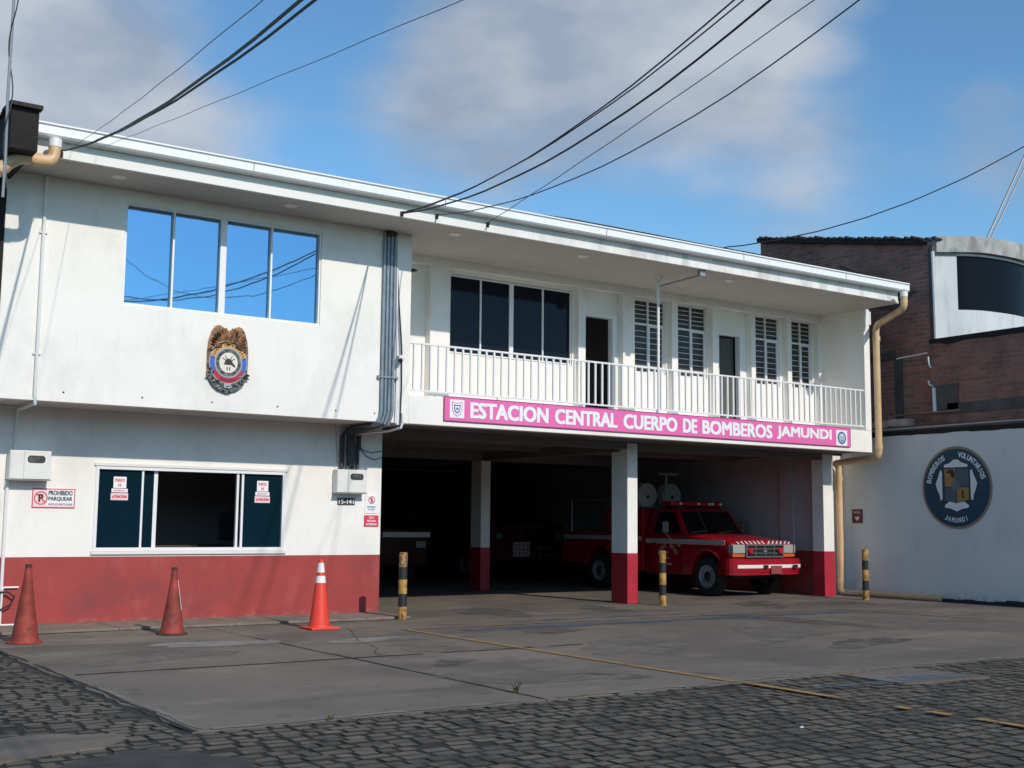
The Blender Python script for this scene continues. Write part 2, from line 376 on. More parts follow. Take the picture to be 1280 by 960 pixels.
def add_text(mb, fr, s, cx, cy, w, h, bold=.02, off=.003, mi=0, shear=0):
    if bold > 0.001:
        e = bold*h*.8; w2, h2 = max(w-2*e, w*.5), h-1.2*e
        for i, (a, b) in enumerate(((-1, .6), (1, .6), (0, 0), (-1, -.6), (1, -.6), (-.4, .3), (.4, -.3))): add_text(mb, fr, s, cx+a*e, cy+b*e, w2, h2, 0, off+i*.0002, mi, shear)
        return
    vs, fs = text2d(s, 0)
    if not vs: return
    x0 = min(v[0] for v in vs); x1 = max(v[0] for v in vs); y0 = min(v[1] for v in vs); y1 = max(v[1] for v in vs)
    q = [fr.p(cx+((a-x0)/(x1-x0)-.5)*w + shear*((b-y0)/(y1-y0)-.5)*h, cy+((b-y0)/(y1-y0)-.5)*h, off) for a, b in vs]
    mb.add(q, fs, mi)
def arc_text(mb, fr, s, cx, cy, r, a0, a1, h, wf=.62, bold=.03, off=.003, mi=0, inside=False, ry=None):
    """letters on an arc from angle a0 to a1 (degrees, 0 = right, 90 = top)"""
    n = len(s); ry = ry or r
    for i, ch in enumerate(s):
        if ch == ' ': continue
        t = a0+(a1-a0)*(i+.5)/n; a = R(t)
        px = cx+r*math.cos(a); py = cy+ry*math.sin(a)
        d = Vector((math.cos(a), math.sin(a)))
        vv = -d if inside else d; uu = Vector((vv.y, -vv.x))
        f2 = Frame(fr.p(px, py), fr.u*uu.x+fr.v*uu.y, fr.u*vv.x+fr.v*vv.y, fr.n)
        add_text(mb, f2, ch, 0, 0, h*(wf if ch not in 'I1!' else wf*.3), h, bold, off, mi)
def disc(mb, fr, cx, cy, rx, ry, off, mi=0, n=40, r_in=0, a0=0, a1=360):
    full = abs(a1-a0) >= 359.9
    A = [R(a0+(a1-a0)*k/n) for k in range(n if full else n+1)]
    o = [fr.p(cx+rx*math.cos(a), cy+ry*math.sin(a), off) for a in A]
    if r_in <= 0: mb.add(o, [tuple(range(len(o)))], mi); return
    i_ = [fr.p(cx+rx*r_in*math.cos(a), cy+ry*r_in*math.sin(a), off) for a in A]
    m = len(A); rng = range(m) if full else range(m-1)
    mb.add(o+i_, [(k, (k+1) % m, m+(k+1) % m, m+k) for k in rng], mi)
def poly(mb, fr, pts, off, mi=0): mb.add([fr.p(a, b, off) for a, b in pts], [tuple(range(len(pts)))], mi)
def slab(mb, fr, x0, x1, y0, y1, o0, o1, mi=0):
    a = [fr.p(x, y, o0) for x, y in ((x0, y0), (x1, y0), (x1, y1), (x0, y1))]
    mb.prism(a, fr.n*(o1-o0), mi)
def facade(x, z, y): return Frame((x, y, z), (1, 0, 0), (0, 0, 1), (0, -1, 0))

# walls with real openings: plane y = const, thickness t behind it -------------
def wall_y(mb, y0, y1, x0, x1, z0, z1, holes, mi=0):
    xs = sorted({x0, x1, *[h[0] for h in holes], *[h[1] for h in holes]}); zs = sorted({z0, z1, *[h[2] for h in holes], *[h[3] for h in holes]})
    xs = [x for x in xs if x0 <= x <= x1]; zs = [z for z in zs if z0 <= z <= z1]
    def solid(i, j):
        if i < 0 or j < 0 or i >= len(xs)-1 or j >= len(zs)-1: return False
        cx = (xs[i]+xs[i+1])/2; cz = (zs[j]+zs[j+1])/2
        return not any(h[0] < cx < h[1] and h[2] < cz < h[3] for h in holes)
    for i in range(len(xs)-1):
        for j in range(len(zs)-1):
            if not solid(i, j): continue
            a, b, c, d = xs[i], xs[i+1], zs[j], zs[j+1]
            mb.quad((a, y0, c), (b, y0, c), (b, y0, d), (a, y0, d), mi); mb.quad((a, y1, c), (a, y1, d), (b, y1, d), (b, y1, c), mi)
            if not solid(i-1, j): mb.quad((a, y0, c), (a, y0, d), (a, y1, d), (a, y1, c), mi)
            if not solid(i+1, j): mb.quad((b, y0, c), (b, y1, c), (b, y1, d), (b, y0, d), mi)
            if not solid(i, j-1): mb.quad((a, y0, c), (a, y1, c), (b, y1, c), (b, y0, c), mi)
            if not solid(i, j+1): mb.quad((a, y0, d), (b, y0, d), (b, y1, d), (a, y1, d), mi)
    return mb

# ================================================================== GROUND
MB().box(-200, 220, -200, 220, -.35, -.014).build('ground', DIRT, kind='structure')
# concrete apron: separate cast slabs with open dirty joints and uneven edges
def ragged(x0, y0, x1, y1, amp=.012, step=.18):
    n = max(2, int(math.hypot(x1-x0, y1-y0)/step)); o = []
    for i in range(n):
        t = i/n; j = (random.random()-.5)*2*amp if i else 0
        dx, dy = (x1-x0), (y1-y0); l = math.hypot(dx, dy)
        o.append((x0+dx*t - dy/l*j, y0+dy*t + dx/l*j))
    return o
def slab_poly(mb, x0, x1, y0, y1, amp=(.006,)*4, z=0):
    p = ragged(x0, y0, x1, y0, amp[0]) + ragged(x1, y0, x1, y1, amp[1]) + ragged(x1, y1, x0, y1, amp[2]) + ragged(x0, y1, x0, y0, amp[3])
    mb.prism([(a, b, z-.05) for a, b in p], (0, 0, .05))
ap = MB(); G = .008
xs_ = [2.95, 5.87, 9.0, 12.4, 16.0, 20.1]; ys_ = [8.0, 11.42, 15.05, 30.0]
for i in range(5):
    for j in range(3):
        a = [.004]*4
        if j == 0: a[0] = .035
        if i == 0: a[3] = .03
        gx = G if i < 1 else .0015
        gy = G if (j < 2 and i < 2) else .0015
        slab_poly(ap, xs_[i]+(G if i == 1 else (.0015 if i > 1 else 0)), xs_[i+1]-gx, ys_[j]+(gy if j else 0), ys_[j+1]-gy, a)
ap.build('concrete_apron', CONC, kind='structure')
kb = MB()
x = 1.0
while x < 9.0:
    x2 = min(x+random.uniform(1.4, 2.4), 9.04)
    p = ragged(x+.004, 15.72, x2-.004, 15.72, .008) + [(x2-.004, 15.72), (x2-.006, 16.74), (x+.006, 16.74)]
    kb.prism([(a, b, .001) for a, b in p], (0, 0, .032)); x = x2
kb.build('footway', SIDEW, kind='structure')
# pavers, one sheet of small worn stones set in dirt
pv = MB()
def paver_rows(xa, xb, ya, yb, along_x=True, L_=.165, W_=.128):
    row = 0; y = ya
    while y < yb:
        x = xa - random.random()*L_
        while x < xb:
            ln = L_*random.uniform(.74, 1.35)
            if x+ln > xb: ln = xb-x
            if ln < .06: break
            if random.random() > .02:
                g = random.uniform(.010, .024); a0, a1, b0, b1 = x+g, x+ln-g*.3, y+g*.5, y+W_-g*.5
                z = random.uniform(-.004, .003); k = .010; rz = random.uniform(-.07, .07); tx = random.uniform(-.008, .008); ty = random.uniform(-.012, .012)
                cx, cy = (a0+a1)/2, (b0+b1)/2; c, s_ = math.cos(rz), math.sin(rz)
                def P(px, py, pz):
                    dx, dy = px-cx, py-cy; X = cx+dx*c-dy*s_; Y = cy+dx*s_+dy*c
                    return (X, Y, pz+dx*tx+dy*ty)
                j = lambda: random.uniform(-.010, .010)
                lo = [P(a0+j(), b0+j(), z-.045), P(a1+j(), b0+j(), z-.045), P(a1+j(), b1+j(), z-.045), P(a0+j(), b1+j(), z-.045)]
                md = [P(a0+j(), b0+j(), z-.006), P(a1+j(), b0+j(), z-.006), P(a1+j(), b1+j(), z-.006), P(a0+j(), b1+j(), z-.006)]
                hi = [P(a0+k+j(), b0+k*.8, z), P(a1-k+j(), b0+k*.8, z), P(a1-k+j(), b1-k*.8, z), P(a0+k+j(), b1-k*.8, z)]
                if math.hypot(cx-1.9, (cy-7.25)) > 0.0:
                    mi = random.choices((0, 1, 2), (6, 2, 2))[0]
                    pv.add(lo+md+hi, [(0, 1, 5, 4), (1, 2, 6, 5), (2, 3, 7, 6), (3, 0, 4, 7), (4, 5, 9, 8), (5, 6, 10, 9), (6, 7, 11, 10), (7, 4, 8, 11)], 3); pv.add(hi, [(0, 1, 2, 3)], mi)
            x += ln
        y += W_; row += 1
paver_rows(-1.0, 20.05, 2.6, 7.93)
paver_rows(-1.5, 2.88, 7.93, 15.6)
MB().box(-1.5, 20.08, 2.2, 7.99, -.06, -.008).build('joint_sand', DIRT, kind='structure'); MB().box(-1.5, 2.93, 7.99, 15.68, -.06, -.008).build('joint_sand', DIRT, kind='structure')
pv.build('paved_yard', [STONE, STONE2, STONE3, DIRT], kind='structure', fix=True)
# old poured patches over the pavers near the camera
pp = MB()
def blob(cx, cy, rx, ry, z, seed, rot=0, n=34, mi=0):
    rnd = random.Random(seed); ph = [rnd.uniform(0, 6.28) for _ in range(4)]; o = []
    for k in range(n):
        a = 2*math.pi*k/n; r = 1+.16*math.sin(2*a+ph[0])+.12*math.sin(3*a+ph[1])+.07*math.sin(7*a+ph[2])+rnd.uniform(-.04, .04)
        x, y = rx*r*math.cos(a), ry*r*math.sin(a); o.append((cx+x*math.cos(rot)-y*math.sin(rot), cy+x*math.sin(rot)+y*math.cos(rot), z))
    return o
pp.prism(blob(1.78, 7.95, .62, .42, -.03, 3, .3), (0, 0, .041))
pp.build('mortar_patch', CONC, kind='structure')
pq = MB(); pq.prism(blob(2.35, 7.02, .55, .42, -.03, 5, .2), (0, 0, .038)); pq.prism(blob(1.75, 7.1, .5, .16, -.03, 8, .1), (0, 0, .036))
pq.build('asphalt_patch', PATCH, kind='structure')
# dirt filled joints in the concrete and the pale worn nosing of its front edge
jt = MB()
def ragged_strip(mb, x0, y0, x1, y1, w_, z, seed, wob=.02, gaps=()):
    rnd = random.Random(seed); n = int(math.hypot(x1-x0, y1-y0)/.12); d = Vector((x1-x0, y1-y0, 0)).normalized(); nn = Vector((-d.y, d.x, 0)); P = []
    off = 0
    for i in range(n+1):
        t = i/n; off = off*.8+rnd.uniform(-wob, wob)*.5; c = Vector((x0, y0, z)).lerp(Vector((x1, y1, z)), t)+nn*off; ww = w_*rnd.uniform(.35, 1.15)/2
        P.append((c-nn*ww, c+nn*ww))
    for i in range(n):
        if any(a <= i/n <= b for a, b in gaps): continue
        mb.quad(P[i][0], P[i+1][0], P[i+1][1], P[i][1])
ragged_strip(jt, 3.1, 11.42, 8.9, 11.42, .075, .0035, 1, .02, ((.62, .66), (.86, .9)))
ragged_strip(jt, 5.875, 13.95, 5.875, 8.05, .035, .0030, 2, .02)
ragged_strip(jt, 2.97, 13.9, 2.97, 8.0, .05, .0030, 3, .03, ((.2, .24),))
ragged_strip(jt, 3.0, 15.66, 9.0, 15.66, .10, .0030, 4, .03)
jt.build('concrete_joint', DIRT, kind='structure')
jt = MB(); ragged_strip(jt, 3.1, 8.055, 12.2, 8.055, .085, .0040, 6, .02, ((.28, .31), (.7, .72))); ragged_strip(jt, 3.03, 8.1, 3.03, 10.4, .07, .0040, 7, .02); jt.build('concrete_nosing', mat('pale_worn_edge', (.235, .215, .185), .9, var=.4, vscale=5), kind='structure')
# lighter repair pours, oil marks and hairline cracks in the forecourt
LPAT = mat('repair_concrete', (.265, .245, .215), .9, var=.3, vscale=2.5, bump=.4, bscale=50, detail=9)
OILS = worn('oil_stain', (.115, .106, .095), .40, .72, 3.0)
LSTN = worn('pale_scuff', (.245, .225, .195), .42, .72, 2.2)
rp = MB()
for k, (x, y, rx, ry) in enumerate(((5.2, 13.5, .75, .30), (6.9, 13.1, .55, .22))):
    rp.add([(a, b, .0034) for a, b, c in blob(x, y, rx, ry, 0, 30+k, .1*k)], [tuple(range(34))])
rp.build('repair_patch', LPAT, kind='structure')
rp = MB()
for k, (x, y, rx, ry) in enumerate(((6.7, 9.3, .9, .5), (4.2, 12.4, .8, .35), (9.3, 11.0, 1.2, .6), (12.3, 11.6, 1.6, .5), (7.2, 12.2, .9, .4), (15.0, 12.6, 1.5, .5))):
    rp.add([(a, b, .0046+k*.0001) for a, b, c in blob(x, y, rx, ry, 0, 50+k, .3*k)], [tuple(range(34))])
rp.build('pale_scuff', LSTN, kind='structure')
rp = MB()
for k, (x, y, rx, ry) in enumerate(((9.6, 13.0, .55, .3), (12.1, 9.9, .8, .35), (6.6, 10.6, .35, .2), (16.2, 15.6, .9, .5), (10.8, 16.2, 1.1, .5), (12.9, 15.9, .8, .4), (13.9, 12.9, 1.4, .5), (7.3, 8.9, .4, .18), (17.8, 15.2, .8, .4))):
    rp.add([(a, b, .0056+k*.0001) for a, b, c in blob(x, y, rx, ry, 0, 70+k, .3*k)], [tuple(range(34))])
rp.build('oil_stain', OILS, kind='structure')
rp = MB(); ragged_strip(rp, 10.5, 10.2, 12.6, 10.9, .012, .0066, 22, .08); ragged_strip(rp, 6.3, 11.5, 7.4, 14.6, .012, .0066, 23, .08); ragged_strip(rp, 3.2, 12.6, 4.6, 13.3, .010, .0066, 25, .06)
rp.build('hairline_crack', DIRT, kind='structure')
# painted lines
def strip(mb, x0, y0, x1, y1, w_, z=.0075, mi=0):
    d = Vector((x1-x0, y1-y0, 0)).normalized(); n = Vector((-d.y, d.x, 0))*w_/2; a = Vector((x0, y0, z)); b = Vector((x1, y1, z))
    k = max(1, int((b-a).length/.35))
    for i in range(k):
        p = a.lerp(b, i/k); q = a.lerp(b, (i+1)/k); mb.quad(p-n, q-n, q+n, p+n, mi)
yl = MB(); strip(yl, 8.02, 14.15, 7.98, 8.03, .085); yl.build('yellow_bay_line', YEL, kind='structure')
yl = MB(); strip(yl, 8.02, 14.1, 16.6, 14.1, .07); strip(yl, 16.62, 14.1, 16.9, 9.0, .07); strip(yl, 9.3, 15.35, 13.9, 15.3, .05); yl.build('faded_bay_line', YEL2, kind='structure')
yl = MB(); strip(yl, 8.6, 13.62, 16.4, 13.62, .34); strip(yl, 10.1, 14.5, 13.4, 14.55, .16); yl.build('faded_blue_band', BLU, kind='structure')
yl = MB()
for a, b in ((7.9, 6.75), (6.25, 6.1), (5.95, 5.75), (5.55, 4.7), (4.35, 3.9)): strip(yl, 7.97, a, 7.95, b, .09, z=.016)
yl.build('broken_yellow_line', YEL, kind='structure')
# concrete access cover with blue paint
cv = MB(); cv.prism([(9.22, 7.86, -.03), (9.2, 7.12, -.03), (10.32, 7.02, -.03), (10.3, 7.88, -.03)], (0, 0, .040)); cv.build('access_cover', CONC, None, label='square concrete access cover set in the pavers with a blue painted edge', cat='access cover')
cb = MB(); cb.add([(9.33, 7.22, .0135), (10.26, 7.12, .0135), (10.26, 7.38, .0135), (9.40, 7.50, .0135)], [(0, 1, 2, 3)]); strip(cb, 8.2, 7.38, 9.15, 7.28, .16, z=.010); cb.build('faded_blue_paint', BLU2, kind='structure')

m_ = MB(); random.seed(21); x = -45.0  # unseen building row added behind the camera: dark window reflections, less skylight in the bay
while x < 60:
    wd0 = random.uniform(7, 13); hh = random.uniform(5.2, 7.0); m_.box(x, x+wd0-.05, -26, -16+random.uniform(-.2, .2), -.02, hh); x += wd0
m_.build('added_frontage', mat('added_frontage_plaster', (.26, .24, .21), .9, var=.3, vscale=.4), kind='structure')
# ================================================================== FIRE STATION
YL, YU, YB, ZS, ZO = 16.75, 15.75, 16.80, 5.74, 2.87
XL, XC, XR = 3.14, 9.06, 19.53
st = thing('fire_station', (11.5, 20, 0), 'two storey white fire station with red dado, long balcony and open vehicle bay', 'building')
LW = (4.68, 7.45, .975, 2.125)
m_ = MB(); wall_y(m_, YL, YL+.2, 1.2, XC, 0, .9, []); m_.build('red_dado', REDW, st)
m_ = MB(); wall_y(m_, YL, YL+.2, 1.2, XC, .9, ZO+.01, [LW]); m_.build('lower_wall', WALL, st)
UW = (4.63, 7.46, 4.20, 5.56)
m_ = MB(); wall_y(m_, YU, YU+.17, XL, 8.955, ZO, ZS+.02, [UW]); m_.box(8.955-.15, 8.955, YU+.17, YB+.4, ZO+.4, ZS+.02); m_.box(XL, XL+.15, YU+.17, 30, ZO, ZS+.02)
m_.build('upper_wall', WALL, st)
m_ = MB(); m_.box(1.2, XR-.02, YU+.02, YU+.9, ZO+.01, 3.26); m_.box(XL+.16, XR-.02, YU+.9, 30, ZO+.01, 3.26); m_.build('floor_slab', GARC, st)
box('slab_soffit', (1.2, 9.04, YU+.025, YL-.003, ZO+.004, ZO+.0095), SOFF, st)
m_ = MB(); m_.box(8.957, XR, YU, YU+.2, ZO, 3.30); m_.box(8.957, XR, YU+.2, YB+.6, 3.262, 3.30); m_.build('balcony_edge_beam', WALL, st, bevel=.006)
m_ = MB(); m_.box(XC, XR-.2, YL+.012, YL+.22, ZO-.12, ZO+.008); m_.box(14.0, 14.22, YL+.22, 30, ZO-.16, ZO+.008); m_.box(XC, XR-.2, 21.4, 21.65, ZO-.16, ZO+.007); m_.box(XC, 14.0, 19.3, 19.45, ZO-.06, ZO+.007); m_.box(14.22, XR-.2, 19.3, 19.45, ZO-.06, ZO+.007)
m_.build('ceiling_beam', GARC, st)
for x in (3.95, 4.95, 5.9, 6.85, 7.75, 8.38): MB().lathe([(0, .004), (.011, .003), (.013, .0)], (x, YU, 2.99), (0, -1, 0), 8).build('weep_hole', GRIME, st)
# garage shell
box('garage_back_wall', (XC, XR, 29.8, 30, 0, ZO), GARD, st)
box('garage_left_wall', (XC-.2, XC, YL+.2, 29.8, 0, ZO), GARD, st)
m_ = MB(); m_.box(19.38, XR, YL+.3, 29.8, .9, ZO); m_.build('garage_right_wall', GARW, st)
m_ = MB(); m_.box(19.377, XR-.004, YL+.3, 29.8, 0, .9); m_.build('garage_red_dado', REDW, st)
m_ = MB(); m_.box(19.30, 19.372, YL+.9, YL+1.25, .9, ZO); m_.build('wall_pilaster', GARW, st)
m_ = MB(); m_.box(19.22, XR-.004, YL, YL+.3, .9, ZO); m_.build('end_pier', WALL, st, bevel=.006)
m_ = MB(); m_.box(19.217, XR-.001, YL-.003, YL+.303, 0, .9); m_.build('end_pier_dado', RCOL, st, bevel=.006)
for (x0, x1, y0, y1) in ((14.05, 14.285, YL, 17.2), (13.99, 14.22, 21.45, 21.85)):
    c = MB().box(x0, x1, y0, y1, .89, ZO-.01).build('column', WALL, st, bevel=.008)
    MB().box(x0-.003, x1+.003, y0-.003, y1+.003, 0, .892).build('red_column_base', RCOL, c, bevel=.008)
# upper floor behind the balcony
pil = [(9.92, 10.30), (12.97, 13.13), (13.99, 14.27), (15.18, 15.33), (16.23, 16.38), (17.27, 17.39), (18.30, 18.42), (19.22, 19.40)]
YG = 16.94
hol = {'w1': (10.36, 12.93, 4.19, 5.53), 'd1': (13.20, 13.92, 3.30, 5.15), 'w2': (14.36, 15.14, 4.19, 5.57), 'w3': (15.45, 16.20, 4.19, 5.58), 'd2': (16.50, 17.15, 3.30, 5.13), 'w4': (17.50, 18.21, 4.19, 5.59), 'w5': (18.56, 19.17, 4.19, 5.60)}
m_ = MB(); wall_y(m_, YG, YG+.15, 8.95, XR, 3.29, ZS+.02, list(hol.values())); m_.build('balcony_back_wall', WALL, st)
for a, b in pil: MB().box(a, b, YB, YG+.001, 3.30, ZS+.01).build('pilaster', WALL, st, bevel=.004)
MB().box(8.95, XR, YB+.002, YG, 5.60, ZS+.01).build('lintel_band', WALL, st)
MB().box(19.36, XR, YU+.17, YG+.2, 3.30, ZS+.01).build('balcony_end_wall', WALL, st, bevel=.004)
MB().box(19.36, XR, YU, YU+.17, 3.303, ZS+.01).build('balcony_corner_post', WALL, st, bevel=.004)
MB().box(XR-.15, XR, YG+.2, 30, ZO+.01, ZS+.3).build('end_wall', WALL, st)
MB().box(XL, XR, 29.8, 30, ZO+.02, ZS+.5).build('rear_wall', WALL, st)
MB().box(8.97, 19.34, 19.2, 19.3, 3.3, ZS).build('inner_room_wall', DARK, st)
MB().box(15.2, 15.3, YG+.16, 19.2, 3.3, ZS).build('inner_partition', DARK, st)

def frame_rect(mb, x0, x1, z0, z1, y0, y1, t, mi=0):
    mb.box(x0, x1, y0, y1, z0, z0+t, mi); mb.box(x0, x1, y0, y1, z1-t, z1, mi)
    mb.box(x0, x0+t, y0+.001, y1-.001, z0+t, z1-t, mi); mb.box(x1-t, x1, y0+.001, y1-.001, z0+t, z1-t, mi)
def glazed(name, x0, x1, z0, z1, y, divs, frame_m, pane_m, parent, t=.035, mull=None, label=None, dep=.06, back=.018):
    """window: frame, mullions, one pane per light"""
    fr = MB(); frame_rect(fr, x0, x1, z0, z1, y-.012, y+dep, t)
    for k, d in enumerate(divs):
        hw = (mull[k] if mull else t*.5); fr.box(d-hw, d+hw, y-.008, y+dep-.01, z0+t, z1-t)
    wdw = fr.build(name, frame_m, parent, bevel=.003, label=label)
    e = [x0+t]+list(divs)+[x1-t]
    for i in range(len(e)-1):
        a = e[i]+(0 if i == 0 else (mull[i-1] if mull else t*.5)); b = e[i+1]-(0 if i == len(e)-2 else (mull[i] if mull else t*.5))
        MB().box(a, b, y+back, y+back+.008, z0+t, z1-t).build('pane', pane_m, wdw)
    return wdw
glazed('window', *UW, YU+.03, (5.29, 5.99, 6.70), ALU, MIRR, st, t=.028, dep=.07, back=.05, mull=(.014, .045, .014), label='blue mirror glass window')
glazed('window', 10.37, 12.92, 4.20, 5.52, YG+.02, (11.0, 11.63, 12.30), ALU, NAVY, st, t=.025, mull=(.014, .042, .014), label='dark glass balcony window')
for k in ('w2', 'w3', 'w4', 'w5'):
    x0, x1, z0, z1 = hol[k]; x0 += .005; x1 -= .005; zt = z0+(z1-z0)*.665; xm = x0+(x1-x0)*.475; y = YG+.03
    fr = MB(); frame_rect(fr, x0, x1, z0+.005, z1-.005, y-.01, y+.05, .022); fr.box(xm-.014, xm+.014, y-.006, y+.045, z0+.033, z1-.033); fr.box(x0+.028, x1-.028, y-.008, y+.043, zt-.017, zt+.017)
    frame_rect(fr, xm+.026, x1-.022, z0+.028, zt-.019, y+.001, y+.035, .022)
    n = 8
    for i in range(1, n):
        z = z0+.03+(zt-z0-.05)*i/n; fr.box(x0+.03, xm-.02, y+.008, y+.022, z-.0045, z+.0045); fr.box(xm+.05, x1-.05, y+.008, y+.022, z-.0045, z+.0045)
    for i in range(1, 5):
        z = zt+.02+(z1-zt-.04)*i/5; fr.box(x0+.03, xm-.02, y+.008, y+.022, z-.0045, z+.0045); fr.box(xm+.02, x1-.03, y+.008, y+.022, z-.0045, z+.0045)
    wd = fr.build('barred_window', ALU, st)
    MB().box(x0+.02, x1-.02, y+.028, y+.034, z0+.02, z1-.02).build('pane', SMOK, wd)
for k, mt in (('d1', BLKI), ('d2', DOORW)):
    x0, x1, z0, z1 = hol[k]; y = YG
    fr = MB(); fr.box(x0-.03, x0+.02, y-.012, y+.12, z0, z1+.03); fr.box(x1-.07, x1+.03, y-.012, y+.12, z0, z1+.03); fr.box(x0+.02, x1-.07, y-.010, y+.12, z1-.025, z1+.03)
    dr = fr.build('doorway', ALU, st, bevel=.004)
    lf = MB(); lf.box(x0+.02, x0+.06, y+.16, y+.16+.62, z0+.01, z1-.04) if k == 'd1' else lf.box(x0+.03, x1-.08, y+.16, y+.2, z0+.02, z1-.05)
    lf.build('door_leaf', DOORW if k == 'd2' else DARK, dr)
    if k == 'd1': MB().box(13.78, 14.2, YG+1.3, YG+1.36, 3.3, 4.82).build('inner_door', BLKI, dr)
# lower window with a sliding sash left open
x0, x1, z0, z1 = LW; y = YL+.03
fr = MB(); frame_rect(fr, x0, x1, z0, z1, y-.045, y+.07, .045); fr.box(5.315, 5.345, y-.02, y+.03, z0+.045, z1-.045); fr.box(5.50, 5.555, y+.025, y+.06, z0+.045, z1-.045); fr.box(6.70, 6.735, y-.02, y+.03, z0+.045, z1-.045); fr.box(6.775, 6.81, y-.02, y+.02, z0+.045, z1-.045)
wd = fr.build('sliding_window', ALU, st, bevel=.003, label='street window with its middle sash slid open')
for a, b, yy in ((x0+.045, 5.315, y+.0), (5.345, 5.50, y+.036), (6.81, x1-.045, y)): MB().box(a, b, yy, yy+.006, z0+.045, z1-.045).build('pane', TEAL, wd)
MB().box(x0-.02, x1+.03, YL-.035, YL-.003, z0-.045, z0-.002).build('window_sill', SOLEW, wd)
MB().box(x0-.02, x1+.03, YL-.028, YL-.003, z1+.002, z1+.04).build('window_head', SOLEW, wd)
# office seen through the opening
m_ = MB(); m_.box(4.0, 8.5, 20.2, 20.3, 0, ZO); m_.box(4.0, 4.1, YL+.2, 20.2, 0, ZO); m_.box(8.4, 8.5, YL+.2, 20.2, 0, ZO); m_.build('office_wall', ROOM, st)
# roof: eaves, gutter, tiles
YF = 14.86
m_ = MB(); m_.box(3.06, 19.30, YF, YF+.06, ZS, 5.99); m_.build('fascia_board', FASC, st, bevel=.004)
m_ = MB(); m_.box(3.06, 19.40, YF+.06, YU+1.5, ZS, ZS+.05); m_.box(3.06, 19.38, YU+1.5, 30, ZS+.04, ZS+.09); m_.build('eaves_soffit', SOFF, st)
for x, y in ((4.36, 15.22), (6.72, 15.22), (9.42, 15.26), (11.9, 15.3), (15.2, 15.3)):
    MB().lathe([(0, -.012), (.085, -.012), (.10, 0), (.10, .004)], (x, y, ZS-.004), n=20).build('ceiling_light', WALL, st, smooth=True)
m_ = MB()
gp = [(14.715, 5.945), (14.70, 5.96), (14.70, 6.075), (14.685, 6.085), (14.685, 6.105), (14.715, 6.105), (14.73, 6.09), (14.73, 5.97), (14.855, 5.975), (14.855, 5.94), (14.78, 5.938)]
m_.prism([(3.17, a, b) for a, b in gp], (16.28, 0, 0))
gt = m_.build('rain_gutter', GUT, st)
m_ = MB()
m_.box(3.17, 19.45, 14.697, 14.6995, 6.068, 6.075); m_.box(3.17, 19.45, 14.697, 14.6995, 5.962, 5.967)
for x in (5.95, 8.9, 11.9, 14.95, 17.6): m_.box(x, x+.010, 14.695, 14.6995, 5.96, 6.075)
m_.box(19.45, 19.455, 14.70, 14.85, 5.96, 6.08)
m_.build('gutter_seam', GUTD, gt)
# clay tile roof, gentle pitch with a wavy leading edge
m_ = MB(); nx = 330; X0, X1 = 3.2, 19.42
rows = [(14.80, 0, .0), (14.81, 0, 1), (22.0, 1, 1), (22.4, 1, 1), (30, 0, 1)]
vs = []
for (yy, hi, wv) in rows:
    for i in range(nx+1):
        x = X0+(X1-X0)*i/nx; t = (x-X0)/(X1-X0); slope = .29+.038*min(1, max(0, (t-.35)/.5))
        z = 6.09+(yy-14.80)*slope if yy < 23 else 6.09+7.6*slope-(yy-22.4)*.30
        z += wv*.032*abs(math.sin(x*math.pi/.19)) - (0 if wv else .02)
        vs.append((x, yy, z))
fs = [(r*(nx+1)+i, r*(nx+1)+i+1, (r+1)*(nx+1)+i+1, (r+1)*(nx+1)+i) for r in range(len(rows)-1) for i in range(nx)]
m_.add(vs, fs)
rf = m_.build('tiled_roof', TILE, st)
m_ = MB(); random.seed(3)
for k in range(60):
    x = 12.2+k*.119; t = (x-X0)/(X1-X0); slope = .29+.038*min(1, max(0, (t-.35)/.5))
    for yy in (15.35,):
        z = 6.09+(yy-14.80)*slope+.012+random.uniform(-.012, .016); m_.tube([(x, yy, z), (x, yy+.45, z+.45*slope-.01)], .055, 6)
m_.build('roof_tile_row', TILE, rf)
MB().prism([(19.36, 14.9, 5.9), (19.36, 22.2, 5.9), (19.36, 22.2, 8.4), (19.36, 14.9, 6.06)], (.1, 0, 0)).build('gable_end', GRIME, st)

# balcony railing
rl = MB(); zb, zt_ = 3.385, 4.115; yr = YU+.05
rl.box(8.955, 19.36, yr-.02, yr+.02, zt_-.028, zt_); rl.box(8.955, 19.36, yr-.015, yr+.015, zb-.014, zb+.012)
rail = rl.build('balcony_railing', ALU, st, bevel=.003)
n = 71; first = None
for i in range(n):
    x = 8.955+(19.36-8.955)*(i+.7)/(n+.4); low = 3.30 if i % 8 == 5 else zb
    if first is None:
        first = MB().box(x-.014, x+.014, yr-.014, yr+.014, zb, zt_-.026).build('baluster', ALU, rail, origin=(x, yr, 0)); x_first = x
    else:
        b = first.copy(); col.objects.link(b); b.parent = rail; b.location = first.location+Vector((x-x_first, 0, 0))
m_ = MB()
for x in (10.6, 12.3, 13.93, 15.6, 17.3): m_.box(x-.018, x+.018, yr-.018, yr+.018, 3.30, zb-.014)
m_.build('railing_foot', ALU, rail)
